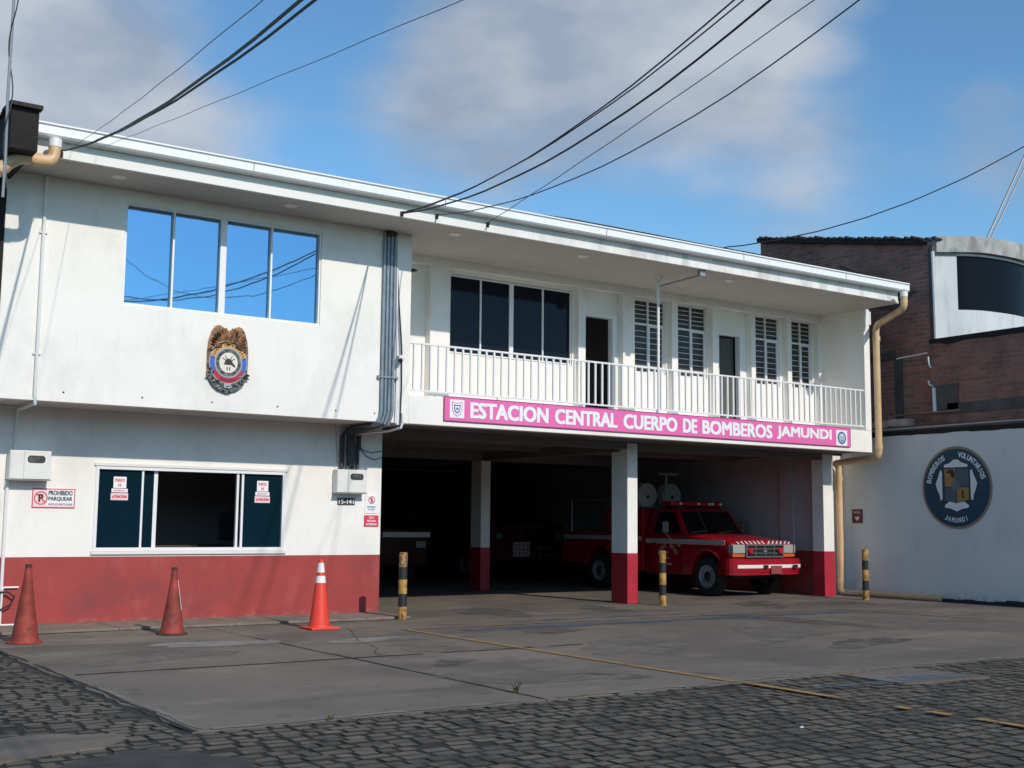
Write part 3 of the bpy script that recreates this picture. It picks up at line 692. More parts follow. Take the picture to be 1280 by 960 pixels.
# steel pole from the railing up to the eaves and its arm
m_ = MB(); m_.tube([(13.93, YU+.02, 3.31), (13.93, YU+.02, 5.62)], .024, 10); m_.tube([(13.93, YU+.02, 5.60), (13.84, YU+.02, 5.735)], .012, 6); m_.tube([(13.93, YU+.02, 5.60), (14.02, YU+.02, 5.735)], .012, 6)
pole = m_.build('steel_pole', ALU, smooth=True, label='thin white steel pole rising from the balcony railing to the eaves', cat='pole')
m_ = MB(); m_.tube([(13.93, YU-.03, 5.55), (14.2, 14.95, 5.66)], .018, 8); m_.box(14.14, 14.26, 14.93, 15.0, 5.64, 5.74); m_.build('bracing_arm', METALG, pole)

# hooks + overhead wires
def wire(X0, Y0, Z0, d, c1, c2, y_end, r, label, n=26):
    pts = []
    for i in range(n+1):
        t = (i/n)**1.3; Y = Y0+(y_end-Y0)*t; q = Y-Y0; pts.append((X0+d*q, Y, Z0+c1*q+c2*q*q+(.004*math.sin(i*1.7) if 0 < i < n else 0)))
    mb = MB(); mb.tube(pts, r, 6); o = mb.build('overhead_cable', BLKC, smooth=True, label=label, cat='cable', group='overhead cables reaching the eaves')
    return o
wire(8.270, YF-.03, 5.80, .1423, .13957, .01831, 1.0, .007, 'uppermost black cable of the bundle tied to the eaves above the grey conduits')
wire(8.270, YF-.03, 5.79, .1564, .14817, .01910, 1.0, .008, 'second black cable from the top in the bundle tied above the grey conduits')
wire(8.270, YF-.03, 5.785, .0974, .17019, .02422, 1.0, .011, 'thickest lowest black cable of the bundle tied above the grey conduits')
wire(9.740, YF-.03, 5.88, .2192, -.00316, .00238, 1.0, .005, 'thin cable hooked to the eaves between the bundle and the balcony window')
wire(8.850, YF-.03, 5.85, .0359, .17436, .02731, 1.0, .007, 'lone black cable rising farthest right over the roof edge')
wire(3.520, YF-.05, 5.812, .1068, .25609, .00807, 1.5, .011, 'thick black cable tied beside the left drainpipe elbow')
wire(3.520, YF-.05, 5.808, .0977, .24933, .00765, 1.5, .009, 'black cable running just under the thick one at the left drainpipe elbow')
wire(3.680, YF-.05, 5.90, .1511, .21739, .00173, 3, .0028, 'thin steep wire leaving the roof edge above the thick left cables')
wire(3.980, YF-.05, 5.93, .0511, .17573, .00073, 3, .0025, 'thin shallow wire crossing the sky right of the thick left cables')
wire(16.75, 17.0, 6.871, -1.3771, -.18243, .11712, 13.3, .012, 'black wire curving from the tiled roof towards the far right edge')
for x, z, lb in ((8.27, 5.80, 'small iron hook holding the cable bundle on the eaves'), (9.74, 5.86, 'small iron hook holding a single thin cable on the eaves'), (8.85, 5.85, 'small iron hook on the eaves just right of the cable bundle'), (3.55, 5.80, 'small iron hook on the eaves beside the left drainpipe')):
    m_ = MB(); m_.tube([(x, YF, z-.03), (x, YF-.05, z-.02), (x, YF-.055, z+.02)], .009, 6); m_.box(x-.025, x+.025, YF-.012, YF-.001, z-.05, z+.02)
    m_.tube([(x-.01, YF-.01, z-.04), (x-.03, YF-.012, z-.10)], .004, 5)
    m_.build('cable_hook', BLKC, label=lb, cat='hook', group='cable hooks on the eaves')

# ---------------------------------------------- pink sign
sg = thing('station_sign', (14.2, YU, 2.96), 'long pink banner sign with white lettering on the balcony edge', 'sign')
F_ = facade(14.21, 3.135, YU-.025)
W2, H2 = 9.28/2, .178
MB().box(14.21-W2, 14.21+W2, YU-.025, YU-.002, 3.135-H2, 3.135+H2).build('sign_board', PINK, sg)
m_ = MB(); slab(m_, F_, -W2-.008, W2+.008, H2, H2+.012, -.02, .004); slab(m_, F_, -W2-.008, W2+.008, -H2-.012, -H2, -.02, .004); slab(m_, F_, -W2-.012, -W2, -H2, H2, -.02, .004); slab(m_, F_, W2, W2+.012, -H2, H2, -.02, .004)
m_.build('sign_edge', mat('sign_edge_magenta', (.35, .05, .17), .5), sg)
m_ = MB()
for wd_, a, b in (('ESTACION', 10.03, 11.53), ('CENTRAL', 11.66, 12.97), ('CUERPO', 13.10, 14.32), ('DE', 14.45, 14.79), ('BOMBEROS', 14.91, 16.68), ('JAMUNDI', 16.80, 18.31)):
    add_text(m_, F_, wd_, (a+b)/2-14.21, .0, b-a, .250, bold=.072, off=.004); m_.build('lettering', SWHT, sg); m_ = MB()
m_ = MB(); f = facade(9.79, 3.14, YU-.025)
slab(m_, f, -.13, .13, -.14, .14, .001, .004, 0)
shield = lambda k: [(-.095*k, .11*k), (0, .09*k), (.095*k, .11*k), (.09*k, -.02*k), (.06*k, -.08*k), (0, -.125*k), (-.06*k, -.08*k), (-.09*k, -.02*k)]
poly(m_, f, shield(1.0), .006, 1); poly(m_, f, shield(.86), .008, 0); poly(m_, f, shield(.62), .010, 2); poly(m_, f, shield(.42), .012, 0); disc(m_, f, 0, 0, .022, .022, .014, 2, 12)
m_.build('shield_logo', [SWHT, PINK, SBLU], sg)
m_ = MB(); f = facade(18.60, 3.115, YU-.025)
slab(m_, f, -.16, .16, -.15, .15, .001, .004, 0); disc(m_, f, 0, 0, .125, .125, .006, 1, 12); disc(m_, f, 0, 0, .085, .085, .008, 0, 16, r_in=.86); disc(m_, f, 0, .055, .03, .03, .009, 0, 12)
for a in (-.035, 0, .035): slab(m_, f, a-.009, a+.009, -.045, .045, .006, .009, 0)
m_.build('round_logo', [SWHT, SBLU], sg)

# ---------------------------------------------- eagle badge on the upper wall
bd = thing('wall_badge', (6.09, YU, 3.13), 'bronze eagle shaped fire service badge mounted under the blue mirrored window', 'badge')
f = facade(6.09, 3.60, YU)
pts = [(0, .385), (-.06, .415), (-.13, .455), (-.19, .44), (-.235, .37), (-.275, .24), (-.29, .08), (-.29, -.10), (-.28, -.24), (-.29, -.27), (-.24, -.31), (-.20, -.38), (-.13, -.43), (-.05, -.455), (0, -.475)]
pts = pts+[(-a, b) for a, b in reversed(pts[1:-1])]
m_ = MB(); m_.prism([f.p(a, b, .003) for a, b in pts], f.n*.035, 0); m_.build('badge_plate', BRNZ, bd, bevel=.006)
m_ = MB(); m_.prism([f.p(a, b, .004) for a, b in [(-.293, -.20), (-.285, -.27), (-.25, -.315), (-.205, -.385), (-.135, -.437), (-.05, -.463), (0, -.482), (.05, -.463), (.135, -.437), (.205, -.385), (.25, -.315), (.285, -.27), (.293, -.20)]], f.n*.038, 0); m_.build('lower_plate', GUNM, bd)
m_ = MB()
random.seed(5)
for s_ in (-1, 1):      # raised wing feathers
    for k in range(9):
        a0 = R(100+k*11) if s_ < 0 else R(80-k*11)
        p0 = f.p(.10*math.cos(a0), .16+.06*math.sin(a0), .045); p1 = f.p(.255*math.cos(a0), .17+.25*abs(math.sin(a0))*(1 if math.sin(a0) > 0 else -1), .045)
        m_.tube([p0, (p0+p1)/2+f.n*.012, p1], [.014, .020, .010], 6)
m_.tube([f.p(0, .20, .05), f.p(.0, .30, .065), f.p(.03, .345, .06)], [.04, .035, .012], 8)
m_.build('eagle_relief', BRNZ, bd, smooth=True)
m_ = MB()
for k in range(26):     # laurel and scroll under the ring
    a = R(198+k*144/25); r = random.uniform(.30, .37); p = f.p(r*.80*math.cos(a), -.05+r*1.08*math.sin(a), .045)
    m_.tube([p, p+f.u*random.uniform(-.05, .05)+f.v*random.uniform(-.03, .03)+f.n*.006], [.022, .012], 6)
for s_ in (-1, 1): m_.tube([f.p(s_*.26, -.24, .05), f.p(s_*.30, -.27, .05)], [.02, .012], 6)
m_.tube([f.p(-.24, .10, .048), f.p(-.15, .20, .05), f.p(0, .235, .05), f.p(.15, .20, .05), f.p(.24, .10, .048)], .022, 8)
m_.build('laurel_relief', GUNM, bd, smooth=True)
m_ = MB(); ry = 1.06
fr_ = Frame(f.p(0, -.06), f.u, f.v, f.n)
m_.prism([fr_.p(.275*math.cos(R(t)), .275*ry*math.sin(R(t)), .03) for t in range(0, 360, 9)], f.n*.022, 0)
disc(m_, fr_, 0, 0, .262, .262*ry, .054, 1, 30, r_in=.76, a0=18, a1=162)
disc(m_, fr_, 0, 0, .262, .262*ry, .054, 2, 12, r_in=.76, a0=162, a1=207); disc(m_, fr_, 0, 0, .262, .262*ry, .054, 2, 12, r_in=.76, a0=-27, a1=18)
disc(m_, fr_, 0, 0, .262, .262*ry, .054, 3, 20, r_in=.76, a0=207, a1=333)
disc(m_, fr_, 0, 0, .196, .196*ry, .056, 0, 36); disc(m_, fr_, 0, 0, .178, .178*ry, .058, 4, 36); disc(m_, fr_, 0, 0, .132, .132*ry, .060, 5, 36)
m_.build('ring', [SSIL, GOLD, DBLU, DKRD, GUNM, CREAM], bd)
m_ = MB(); arc_text(m_, fr_, 'CUERPO DE BOMBEROS', 0, 0, .230, 168, 12, .036, bold=.04, off=.057, ry=.230*ry); arc_text(m_, fr_, 'JAMUNDI', 0, 0, .232, 240, 300, .036, bold=.04, off=.057, inside=True, ry=.232*ry)
# helmet and crossed tools
poly(m_, fr_, [(-.06, -.01), (-.045, .035), (-.01, .06), (.03, .05), (.055, .01), (.10, -.045), (.085, -.06), (.04, -.03), (-.07, -.03)], .062)
for a in (35, 62, 118, 145): m_.tube([fr_.p(.05*math.cos(R(a)), .05*math.sin(R(a)), .063), fr_.p(.11*math.cos(R(a)), .11*math.sin(R(a)), .063)], .005, 5)
for x_ in (-.018, .018): m_.tube([fr_.p(x_, -.06, .063), fr_.p(x_, -.105, .063)], .006, 5)
m_.build('badge_lettering', SBLK, bd)
m_ = MB(); slab(m_, f, -.055, .055, -.405, -.345, .05, .06, 0); m_.build('name_plate', SSIL, bd)

# ---------------------------------------------- street level signs
def sign(name, x0, x1, z0, z1, y, base, label, cat='sign', t=.012, border=None, group=None):
    s_ = thing(name, ((x0+x1)/2, y, z0), label, cat, group); f = facade((x0+x1)/2, (z0+z1)/2, y-t)
    MB().box(x0, x1, y-t, y-.001, z0, z1).build('sign_board', base, s_, bevel=.002)
    w_, h = (x1-x0)/2, (z1-z0)/2
    if border:
        m = MB(); b = .012
        slab(m, f, -w_, w_, h-b, h, .0005, .002); slab(m, f, -w_, w_, -h, -h+b, .0005, .002); slab(m, f, -w_, -w_+b, -h+b, h-b, .0005, .002); slab(m, f, w_-b, w_, -h+b, h-b, .0005, .002)
        m.build('border', border, s_)
    return s_, f, w_, h
s_, f, w_, h = sign('no_parking_sign', 3.87, 4.42, 1.545, 1.80, YL, SPNK, 'pale pink PROHIBIDO PARQUEAR no parking sign under the left meter box', border=SRED)
m_ = MB(); slab(m_, f, -w_+.19, w_-.02, -h+.02, h-.02, .0006, .0016); m_.build('white_field', SWHT, s_)
m_ = MB(); add_text(m_, f, 'PROHIBIDO', .085, .070, .31, .062, .05); add_text(m_, f, 'PARQUEAR', .085, -.010, .31, .062, .05); add_text(m_, f, 'P', -.165, 0, .062, .105, .07, off=.0035); add_text(m_, f, 'VEHICULOS PARTICULARES', .085, -.080, .31, .028, .02); m_.build('lettering', SBLK, s_)
m_ = MB(); disc(m_, f, -.165, 0, .088, .088, .003, 0, 28, r_in=.84)
poly(m_, f, [(-.165-.064, .052), (-.165-.052, .064), (-.165+.064, -.052), (-.165+.052, -.064)], .0045); m_.build('prohibition_ring', SRED, s_)
for x, wide, lb in ((5.02, 0, 'red and white PUNTO DE ATENCION notice stuck on the left pane of the street window'), (7.105, 0, 'red and white PUNTO DE ATENCION notice stuck on the right pane of the street window')):
    s_ = thing('window_notice', (x, YL, 1.63), lb, 'notice', 'notices on the street window'); f = facade(x, 1.8, YL+.03-.002)
    m_ = MB(); slab(m_, f, -.088, .088, .03, .185, 0, .002, 0); slab(m_, f, -.11, .11, -.030, .022, 0, .002, 0); slab(m_, f, -.118, .118, -.135, -.04, 0, .002, 1); m_.build('notice_sheet', [SWHT, SPNK], s_)
    m_ = MB(); add_text(m_, f, 'PUNTO', 0, .135, .13, .045, .05, off=.003); add_text(m_, f, 'DE', 0, .070, .045, .038, .05, off=.003); add_text(m_, f, 'INFORMACION Y', 0, -.004, .17, .022, .03, off=.003); add_text(m_, f, '\u00a1ATENCI\u00d3N!', 0, -.088, .20, .058, .05, off=.003); m_.build('lettering', SRED, s_)
s_, f, w_, h = sign('house_number', 8.31, 8.60, 1.655, 1.765, YL, NUMB, 'small black house number plate under the right meter box', cat='number plate')
m_ = MB(); add_text(m_, f, '15-141', 0, 0, .25, .075, .03); m_.build('lettering', SWHT, s_)
s_, f, w_, h = sign('no_entry_sign', 8.78, 9.00, 1.535, 1.82, YL, SWHT, 'small white sign with a red prohibition ring at the wall corner', group='small signs at the wall corner')
m_ = MB(); disc(m_, f, 0, .06, .058, .058, .003, 0, 24, r_in=.80); poly(m_, f, [(-.045, .096), (-.036, .105), (.045, .024), (.036, .015)], .004); m_.build('prohibition_ring', SRED, s_)
m_ = MB(); disc(m_, f, 0, .092, .010, .010, .002, 0, 10); poly(m_, f, [(-.018, .078), (.018, .078), (.012, .035), (.02, .018), (.006, .02), (0, .045), (-.008, .018), (-.02, .022), (-.010, .045)], .002); m_.build('figure', SBLK, s_)
m_ = MB(); add_text(m_, f, 'PROHIBIDO', 0, -.045, .15, .022, .04); add_text(m_, f, 'EL PASO', 0, -.085, .11, .022, .04); m_.build('lettering', SBLU, s_)
s_, f, w_, h = sign('staff_sign', 8.77, 9.02, 1.33, 1.505, YL, SRED, 'small red SOLO PERSONAL AUTORIZADO sign at the wall corner', group='small signs at the wall corner')
m_ = MB(); add_text(m_, f, 'SOLO', 0, .052, .09, .028, .05); add_text(m_, f, 'PERSONAL', 0, .0, .16, .030, .05); add_text(m_, f, 'AUTORIZADO', 0, -.052, .19, .030, .05); m_.build('lettering', SWHT, s_)

# ---------------------------------------------- meter boxes, conduits, cables
def meter_box(x0, x1, z0, z1, y, label, dx=.33):
    b = thing('meter_box', ((x0+x1)/2, YL, z0), label, 'meter box', 'electricity meter boxes on the street wall')
    MB().box(x0, x1, y, YL-.001, z0, z1).build('housing', BOXW, b, bevel=.01)
    xd = x0+(x1-x0)*dx
    MB().box(xd+.006, x1-.004, y-.012, y-.001, z0+.008, z1-.008).build('door', BOXW, b, bevel=.006)
    MB().box(x0+.006, xd-.003, y-.008, y-.001, z0+.008, z1-.008).build('side_cover', BOXW, b, bevel=.004)
    f = facade((xd+x1)/2-.015, z0+(z1-z0)*.70, y-.013); m = MB()
    P = [(.062*math.copysign(1, math.cos(R(t)))+.035*math.cos(R(t)), .032*math.sin(R(t))+.008*math.copysign(1, math.sin(R(t)))) for t in range(5, 365, 15)]
    poly(m, f, [(a*1.14, c*1.22) for a, c in P], .001, 1); poly(m, f, P, .003, 0); m.build('meter_window', [LENS, GBLK], b)
    MB().box(x0-.008, x1+.008, y-.02, y+.02, z0-.012, z0-.002).build('drip_edge', GUTD, b)
    return b
meter_box(3.53, 4.05, 1.905, 2.285, 16.58, 'white meter box at the far left above the no parking sign')
meter_box(8.22, 8.73, 1.835, 2.19, 16.60, 'white meter box under the bundle of sooty conduits near the wall corner', .36)
m_ = MB(); m_.tube([(3.60, YU-.02, 5.72), (3.60, YU-.02, 2.93), (3.62, YU+.02, 2.83), (3.62, 16.68, 2.82), (3.62, YL-.022, 2.72), (3.62, YL-.022, 2.29)], .022, 8); m_.tube([(3.55, YL-.022, 1.89), (3.55, YL-.022, .05)], .022, 8)
c_ = m_.build('wall_conduit', WPVC, smooth=True, label='thin white conduit running down the left wall into the meter box', cat='conduit')
for z in (5.0, 3.45): MB().box(3.55, 3.65, YU-.024, YU-.002, z-.01, z+.01).build('conduit_clamp', SILV, c_)
# bundle of grey conduits beside the balcony
xs_c = (8.475, 8.535, 8.595, 8.655)
for i, x in enumerate(xs_c):
    m_ = MB(); r = .026; xe = 8.36+i*.085
    m_.tube([(x, YU-.032, 5.73), (x, YU-.032, 3.06), (x-.01, YU-.028, 2.96), (x-.05, YU-.01, 2.87-.012*i), (x-.07, YU+.1, 2.835-.004*i)], r, 8)
    m_.tube([(x-.07, YU+.09, 2.836-.004*i), (xe+.02, 16.5, 2.82), (xe, YL-.045, 2.74), (xe, YL-.045, 2.20)], r, 8, mi=1 if i != 1 else 0)
    lb = ['leftmost of the four grey conduits beside the balcony', 'second from left of the four grey conduits beside the balcony', 'third from left of the four grey conduits beside the balcony', 'rightmost of the four grey conduits beside the balcony'][i]
    c_ = m_.build('electric_conduit', [GREYP, OLDP], smooth=True, label=lb, cat='conduit', group='grey conduits beside the balcony')
m_ = MB(); m_.box(8.43, 8.70, YU-.068, YU-.060, 3.52, 3.545); m_.box(8.40, 8.43, YU-.05, YU-.001, 3.51, 3.55); m_.box(8.70, 8.73, YU-.068, YU-.001, 3.51, 3.55); m_.build('conduit_bracket', METALG, label='steel strap holding the four grey conduits to the wall', cat='bracket')
# sooty sleeve over the lower bends
m_ = MB(); m_.tube([(8.47, YL-.085, 2.76), (8.475, YL-.09, 2.5), (8.49, YL-.085, 2.26)], [.05, .075, .07], 10); m_.tube([(8.33, YL-.06, 2.72), (8.33, YL-.06, 2.21)], .028, 8); m_.tube([(8.64, YL-.05, 2.75), (8.64, YL-.05, 2.50)], .024, 8)
m_.tube([(8.42, YL-.08, 2.78), (8.5, 16.2, 2.80), (8.52, YU+.03, 2.84)], [.06, .05, .05], 8)
m_.build('cable_sleeve', OLDP, smooth=True, label='black sooty cable sleeve bending down into the right meter box', cat='cable sleeve')
m_ = MB(); m_.tube([(8.50, YU-.035, 5.70), (8.56, YU-.05, 5.71), (8.66, YU-.04, 5.70)], [.05, .055, .03], 8); m_.build('sooty_collar', OLDP, smooth=True, label='black sooty collar where the grey conduits meet the soffit', cat='pipe collar')
# pale cables right of the conduits
cabs = [([(8.70, YU-.02, 5.6), (8.71, YU-.02, 4.4), (8.73, YU-.03, 3.8), (8.72, YU-.02, 2.86)], .014, WPVC, 'pale cable hanging straight just right of the grey conduits'),
        ([(8.75, YU-.02, 3.78), (8.755, YU-.02, 3.2), (8.755, YU-.02, 2.84)], .024, WPVC, 'short white pipe below the wall camera'),
        ([(8.69, YU-.015, 5.55), (8.74, YU-.02, 4.7), (8.80, YU-.03, 4.0), (8.815, YU-.02, 3.4), (8.80, YU-.02, 2.86)], .009, BLKC, 'black cable curving away right of the grey conduits'),
        ([(8.70, YU-.015, 5.0), (8.77, YU-.02, 4.0), (8.785, YU-.015, 3.3), (8.775, YU-.015, 2.86)], .007, SSIL, 'thin grey cable between the pale and the black one'),
        ([(8.84, YU-.02, 3.02), (8.845, YU-.02, 2.88), (8.83, YU+.0, 2.80), (8.76, YU+.3, 2.76), (8.66, 16.4, 2.76), (8.60, YL-.03, 2.74)], .020, WPVC, 'white hose curling under the overhang to the meter conduits'),
        ([(8.62, YL-.04, 2.58), (8.72, YL-.04, 2.50), (8.86, YL-.03, 2.47), (9.04, YL-.03, 2.50)], .006, BLKC, 'upper sagging wire beside the garage corner'),
        ([(8.62, YL-.04, 2.57), (8.76, YL-.03, 2.42), (8.92, YL-.02, 2.36), (9.08, 16.6, 2.44), (8.98, 16.1, 2.70)], .006, BLKC, 'lower sagging wire beside the garage corner')]
for p, r, mm, lb in cabs: MB().tube(p, r, 7).build('wall_cable', mm, smooth=True, label=lb, cat='cable', group='cables hanging at the garage corner')
m_ = MB(); m_.tube([(8.10, YL-.30, 2.855), (8.12, YL-.06, 2.84)], .006, 5); m_.tube([(8.10, YL-.3, 2.85), (8.26, YL-.06, 2.24)], .006, 5); m_.build('support_wire', METALG, label='thin slanting wire from the overhang to the right meter box', cat='wire')
cm = thing('wall_camera', (8.75, YU, 3.78), 'small white box camera on the cables beside the balcony', 'camera')
MB().box(8.71, 8.80, YU-.12, YU-.04, 3.80, 3.87).build('camera_body', BOXW, cm, bevel=.012); m_ = MB(); m_.tube([(8.74, YU-.10, 3.80), (8.72, YU-.15, 3.775)], [.035, .03], 10); m_.build('camera_lens', GBLK, cm)
m_ = MB(); m_.lathe([(0, 0), (.03, .0), (.035, .05), (.012, .14), (0, .15)], (8.96, YU+.1, 5.22), (1, -.1, .1), n=10); m_.build('horn_fitting', BLKC, smooth=True, label='small dark fitting sticking out under the soffit by the balcony corner', cat='fitting')

# ---------------------------------------------- drainpipes
def bend(pts, r=.14, n=5):
    P = [Vector(p) for p in pts]; o = [P[0]]
    for i in range(1, len(P)-1):
        a = (P[i-1]-P[i]); b = (P[i+1]-P[i]); k = min(r, a.length*.45, b.length*.45)
        p0 = P[i]+a.normalized()*k; p2 = P[i]+b.normalized()*k
        for j in range(n+1):
            t = j/n; o.append(p0*(1-t)**2+P[i]*2*t*(1-t)+p2*t*t)
    o.append(P[-1]); return o
def collars(parent, L_, r, m):
    for (p, d) in L_:
        p = Vector(p); d = Vector(d).normalized(); MB().tube([p-d*.05, p+d*.05], r*1.13, 16).build('pipe_collar', m, parent, smooth=True)
dp = MB(); pts = bend([(3.43, 14.66, 5.88), (3.43, 14.66, 5.62), (3.02, 14.62, 5.60), (2.62, 14.75, 5.22), (2.25, 15.3, 4.9)], .13); dp.tube(pts, .072, 16)
d_ = dp.build('drainpipe', BEIGE, smooth=True, label='beige drainpipe elbow leaving the gutter beside the sooty brick wall', cat='drainpipe', group='beige drainpipes')
collars(d_, [((3.22, 14.64, 5.61), (1, .1, .05)), ((2.86, 14.67, 5.45), (1, -.3, .95))], .072, BEIGE)
MB().tube([(3.43, 14.66, 5.80), (3.43, 14.66, 5.90)], .078, 16).build('gutter_outlet', WPVC, d_, smooth=True)
dp = MB(); pts = bend([(19.17, 14.62, 5.88), (19.17, 14.62, 5.58), (19.62, 15.66, 5.42), (19.63, 15.66, 2.78), (19.68, 16.84, 2.70), (19.83, 16.86, 2.64), (19.86, 16.88, .07), (20.02, 16.70, .06), (20.03, 14.6, .055)], .15)
dp.tube(pts, [.066]*len(pts), 16)
d_ = dp.build('drainpipe', BEIGE, smooth=True, label='long beige drainpipe running down the right end of the balcony to the ground', cat='drainpipe', group='beige drainpipes')
collars(d_, [((19.63, 15.66, 5.15), (0, 0, 1)), ((19.63, 15.66, 2.98), (0, 0, 1)), ((19.85, 16.87, 2.40), (0, 0, 1)), ((19.86, 16.88, .28), (0, 0, 1))], .066, BEIGE)
MB().tube([(19.17, 14.62, 5.80), (19.17, 14.62, 5.90)], .072, 16).build('gutter_outlet', WPVC, d_, smooth=True)
MB().tube([(19.60, YU+.05, 5.45), (19.60, YU+.05, 5.72)], .03, 10).build('vent_pipe', WPVC, smooth=True, label='short white pipe stub under the soffit at the right corner', cat='pipe')

# tap pipework at the far left
m_ = MB(); m_.tube(bend([(3.76, YL-.03, .515), (3.58, YL-.03, .515), (3.555, YL-.06, .50), (3.545, YL-.06, .04), (3.72, YL-.05, .04)], .03, 3), .013, 8); m_.tube([(3.40, YL-.06, .44), (3.58, YL-.05, .45)], .018, 8)
tp = m_.build('tap_pipe', WPVC, smooth=True, label='thin white water pipe low on the red wall behind the left cone', cat='pipe')
m_ = MB(); m_.tube([(3.52, YL-.08, .46), (3.62, YL-.09, .46), (3.70, YL-.09, .40), (3.66, YL-.09, .30), (3.50, YL-.1, .22), (3.35, YL-.1, .16)], .012, 6); m_.build('hose', BLKC, tp, smooth=True)

# ================================================================== BOUNDARY WALL
XFN = 20.1
fw_ = thing('boundary_wall', (XFN+.1, 12, 0), 'tall grey painted boundary wall right of the station carrying the round emblem', 'wall')
m_ = MB(); random.seed(11)
top = []; y = 17.0
ys2 = [17.0-.35*i for i in range(46)]
for i, y in enumerate(ys2): top.append((XFN, y, 3.225+random.uniform(-.014, .014)))
m_.prism([(XFN, 17.0, -.05)]+top+[(XFN, ys2[-1], -.05)], (.15, 0, 0)); m_.box(XR, XFN+.15, 17.0, 17.15, -.05, ZO)
m_.build('wall_face', FENW, fw_)
m_ = MB(); n = 90; P0 = []
for i in range(n+1):
    y = 17.0-15.7*i/n; P0.append((XFN-.012, y, 3.232+random.uniform(-.022, .01)))
m_.prism(P0+[(XFN-.012, 1.3, 3.31), (XFN-.012, 17.0, 3.31)], (.17, 0, 0)); m_.build('wall_cap', GRIME, fw_)
m_ = MB(); m_.tube([(XFN+.06, 16.9, 3.345), (XFN+.06, 14.5, 3.36), (XFN+.06, 11, 3.37), (XFN+.06, 6, 3.37)], .022, 8); m_.build('wall_top_pipe', METALG, smooth=True, label='thin grey pipe lying along the top of the boundary wall', cat='pipe')
m_ = MB(); random.seed(4)
y = 14.6
while y > 4: m_.prism([(XFN-.10, y, -.01), (XFN-.0, y, -.01), (XFN-.0, y, .07+random.uniform(-.02, .03)), (XFN-.07, y, .05)], (0, -.22, 0)); y -= .22
m_.build('rubble_edge', GRIME, fw_)

# round emblem
em = thing('round_emblem', (XFN, 14.24, 1.4), 'round navy BOMBEROS VOLUNTARIOS JAMUNDI emblem painted disc on the grey boundary wall', 'emblem')
E_ = Frame((XFN-.001, 14.245, 2.165), (0, -1, 0), (0, 0, 1), (-1, 0, 0))
m_ = MB(); m_.prism([E_.p(.765*math.cos(R(t)), .785*math.sin(R(t)), 0) for t in range(0, 360, 6)], E_.n*.012, 0); m_.build('rim', TAN, em)
m_ = MB(); disc(m_, E_, 0, 0, .722, .742, .0145, 0, 60); m_.build('disc', NAVB, em)
m_ = MB()
arm = [(-.255, .385), (.255, .385), (.265, .43), (.12, .475), (.05, .53), (-.05, .53), (-.12, .475), (-.265, .43)]
poly(m_, E_, arm, .017)
poly(m_, E_, [(-.265, -.34), (-.16, -.265), (.0, -.30), (.16, -.265), (.265, -.34), (.255, -.385), (.13, -.40), (0, -.455), (-.13, -.40), (-.255, -.385)], .017)
for s_ in (-1, 1): poly(m_, E_, [(s_*.31, .31), (s_*.345, .345), (s_*.39, .22), (s_*.455, .08), (s_*.43, -.02), (s_*.375, -.14), (s_*.355, -.25), (s_*.31, -.22)], .017)
m_.build('cross_arms', PALE, em)
m_ = MB()
poly(m_, E_, [(-.25, .02), (-.25, .355), (-.01, .355), (-.01, .02)], .017, 0); poly(m_, E_, [(.01, .02), (.01, .355), (.27, .355), (.27, .02)], .017, 1)
poly(m_, E_, [(-.25, 0), (-.01, 0), (-.01, -.29), (-.10, -.265), (-.25, -.255)], .017, 1); poly(m_, E_, [(.01, 0), (.27, 0), (.27, -.235), (.12, -.26), (.01, -.29)], .017, 0)
poly(m_, E_, [(-.21, .30), (-.14, .345), (-.05, .33), (-.02, .25), (-.05, .17), (-.10, .20), (-.13, .28), (-.19, .27)], .020, 2)
poly(m_, E_, [(-.12, .02), (-.06, .13), (.0, .15), (.06, .10), (.10, -.02), (.0, -.06), (-.09, -.05)], .021, 3)
poly(m_, E_, [(.12, -.06), (.16, -.06), (.16, -.20), (.12, -.20)], .020, 2)
m_.build('quartered_shield', [OCH, SLAT, SBLK, PALE and mat('emblem_grey_green', (.13, .19, .18), .6)], em)
m_ = MB(); arc_text(m_, E_, 'BOMBEROS', 0, 0, .615, 172, 113, .105, wf=.68, bold=.05, off=.018, ry=.63); m_.build('lettering', PALE, em); m_ = MB(); arc_text(m_, E_, 'VOLUNTARIOS', 0, 0, .615, 84, 14, .105, wf=.68, bold=.05, off=.018, ry=.63); m_.build('lettering', PALE, em); m_ = MB()
arc_text(m_, E_, 'JAMUNDI', 0, 0, .60, 243, 294, .095, wf=.60, bold=.05, off=.018, inside=True, ry=.62); m_.build('lettering', PALE, em)
s_ = thing('small_wall_sign', (XFN, 16.55, 1.5), 'small maroon sign on the boundary wall beside the drainpipe', 'sign')
f = Frame((XFN-.001, 16.62, 1.62), (0, -1, 0), (0, 0, 1), (-1, 0, 0)); m_ = MB(); slab(m_, f, -.13, .13, -.14, .14, 0, .012); m_.build('sign_board', MARO, s_)
m_ = MB(); add_text(m_, f, 'SALIDA', 0, .08, .18, .05, .03, off=.015); poly(m_, f, [(-.06, -.01), (.06, -.01), (.045, -.06), (0, -.10), (-.045, -.06)], .015); m_.build('lettering', SPNK, s_)

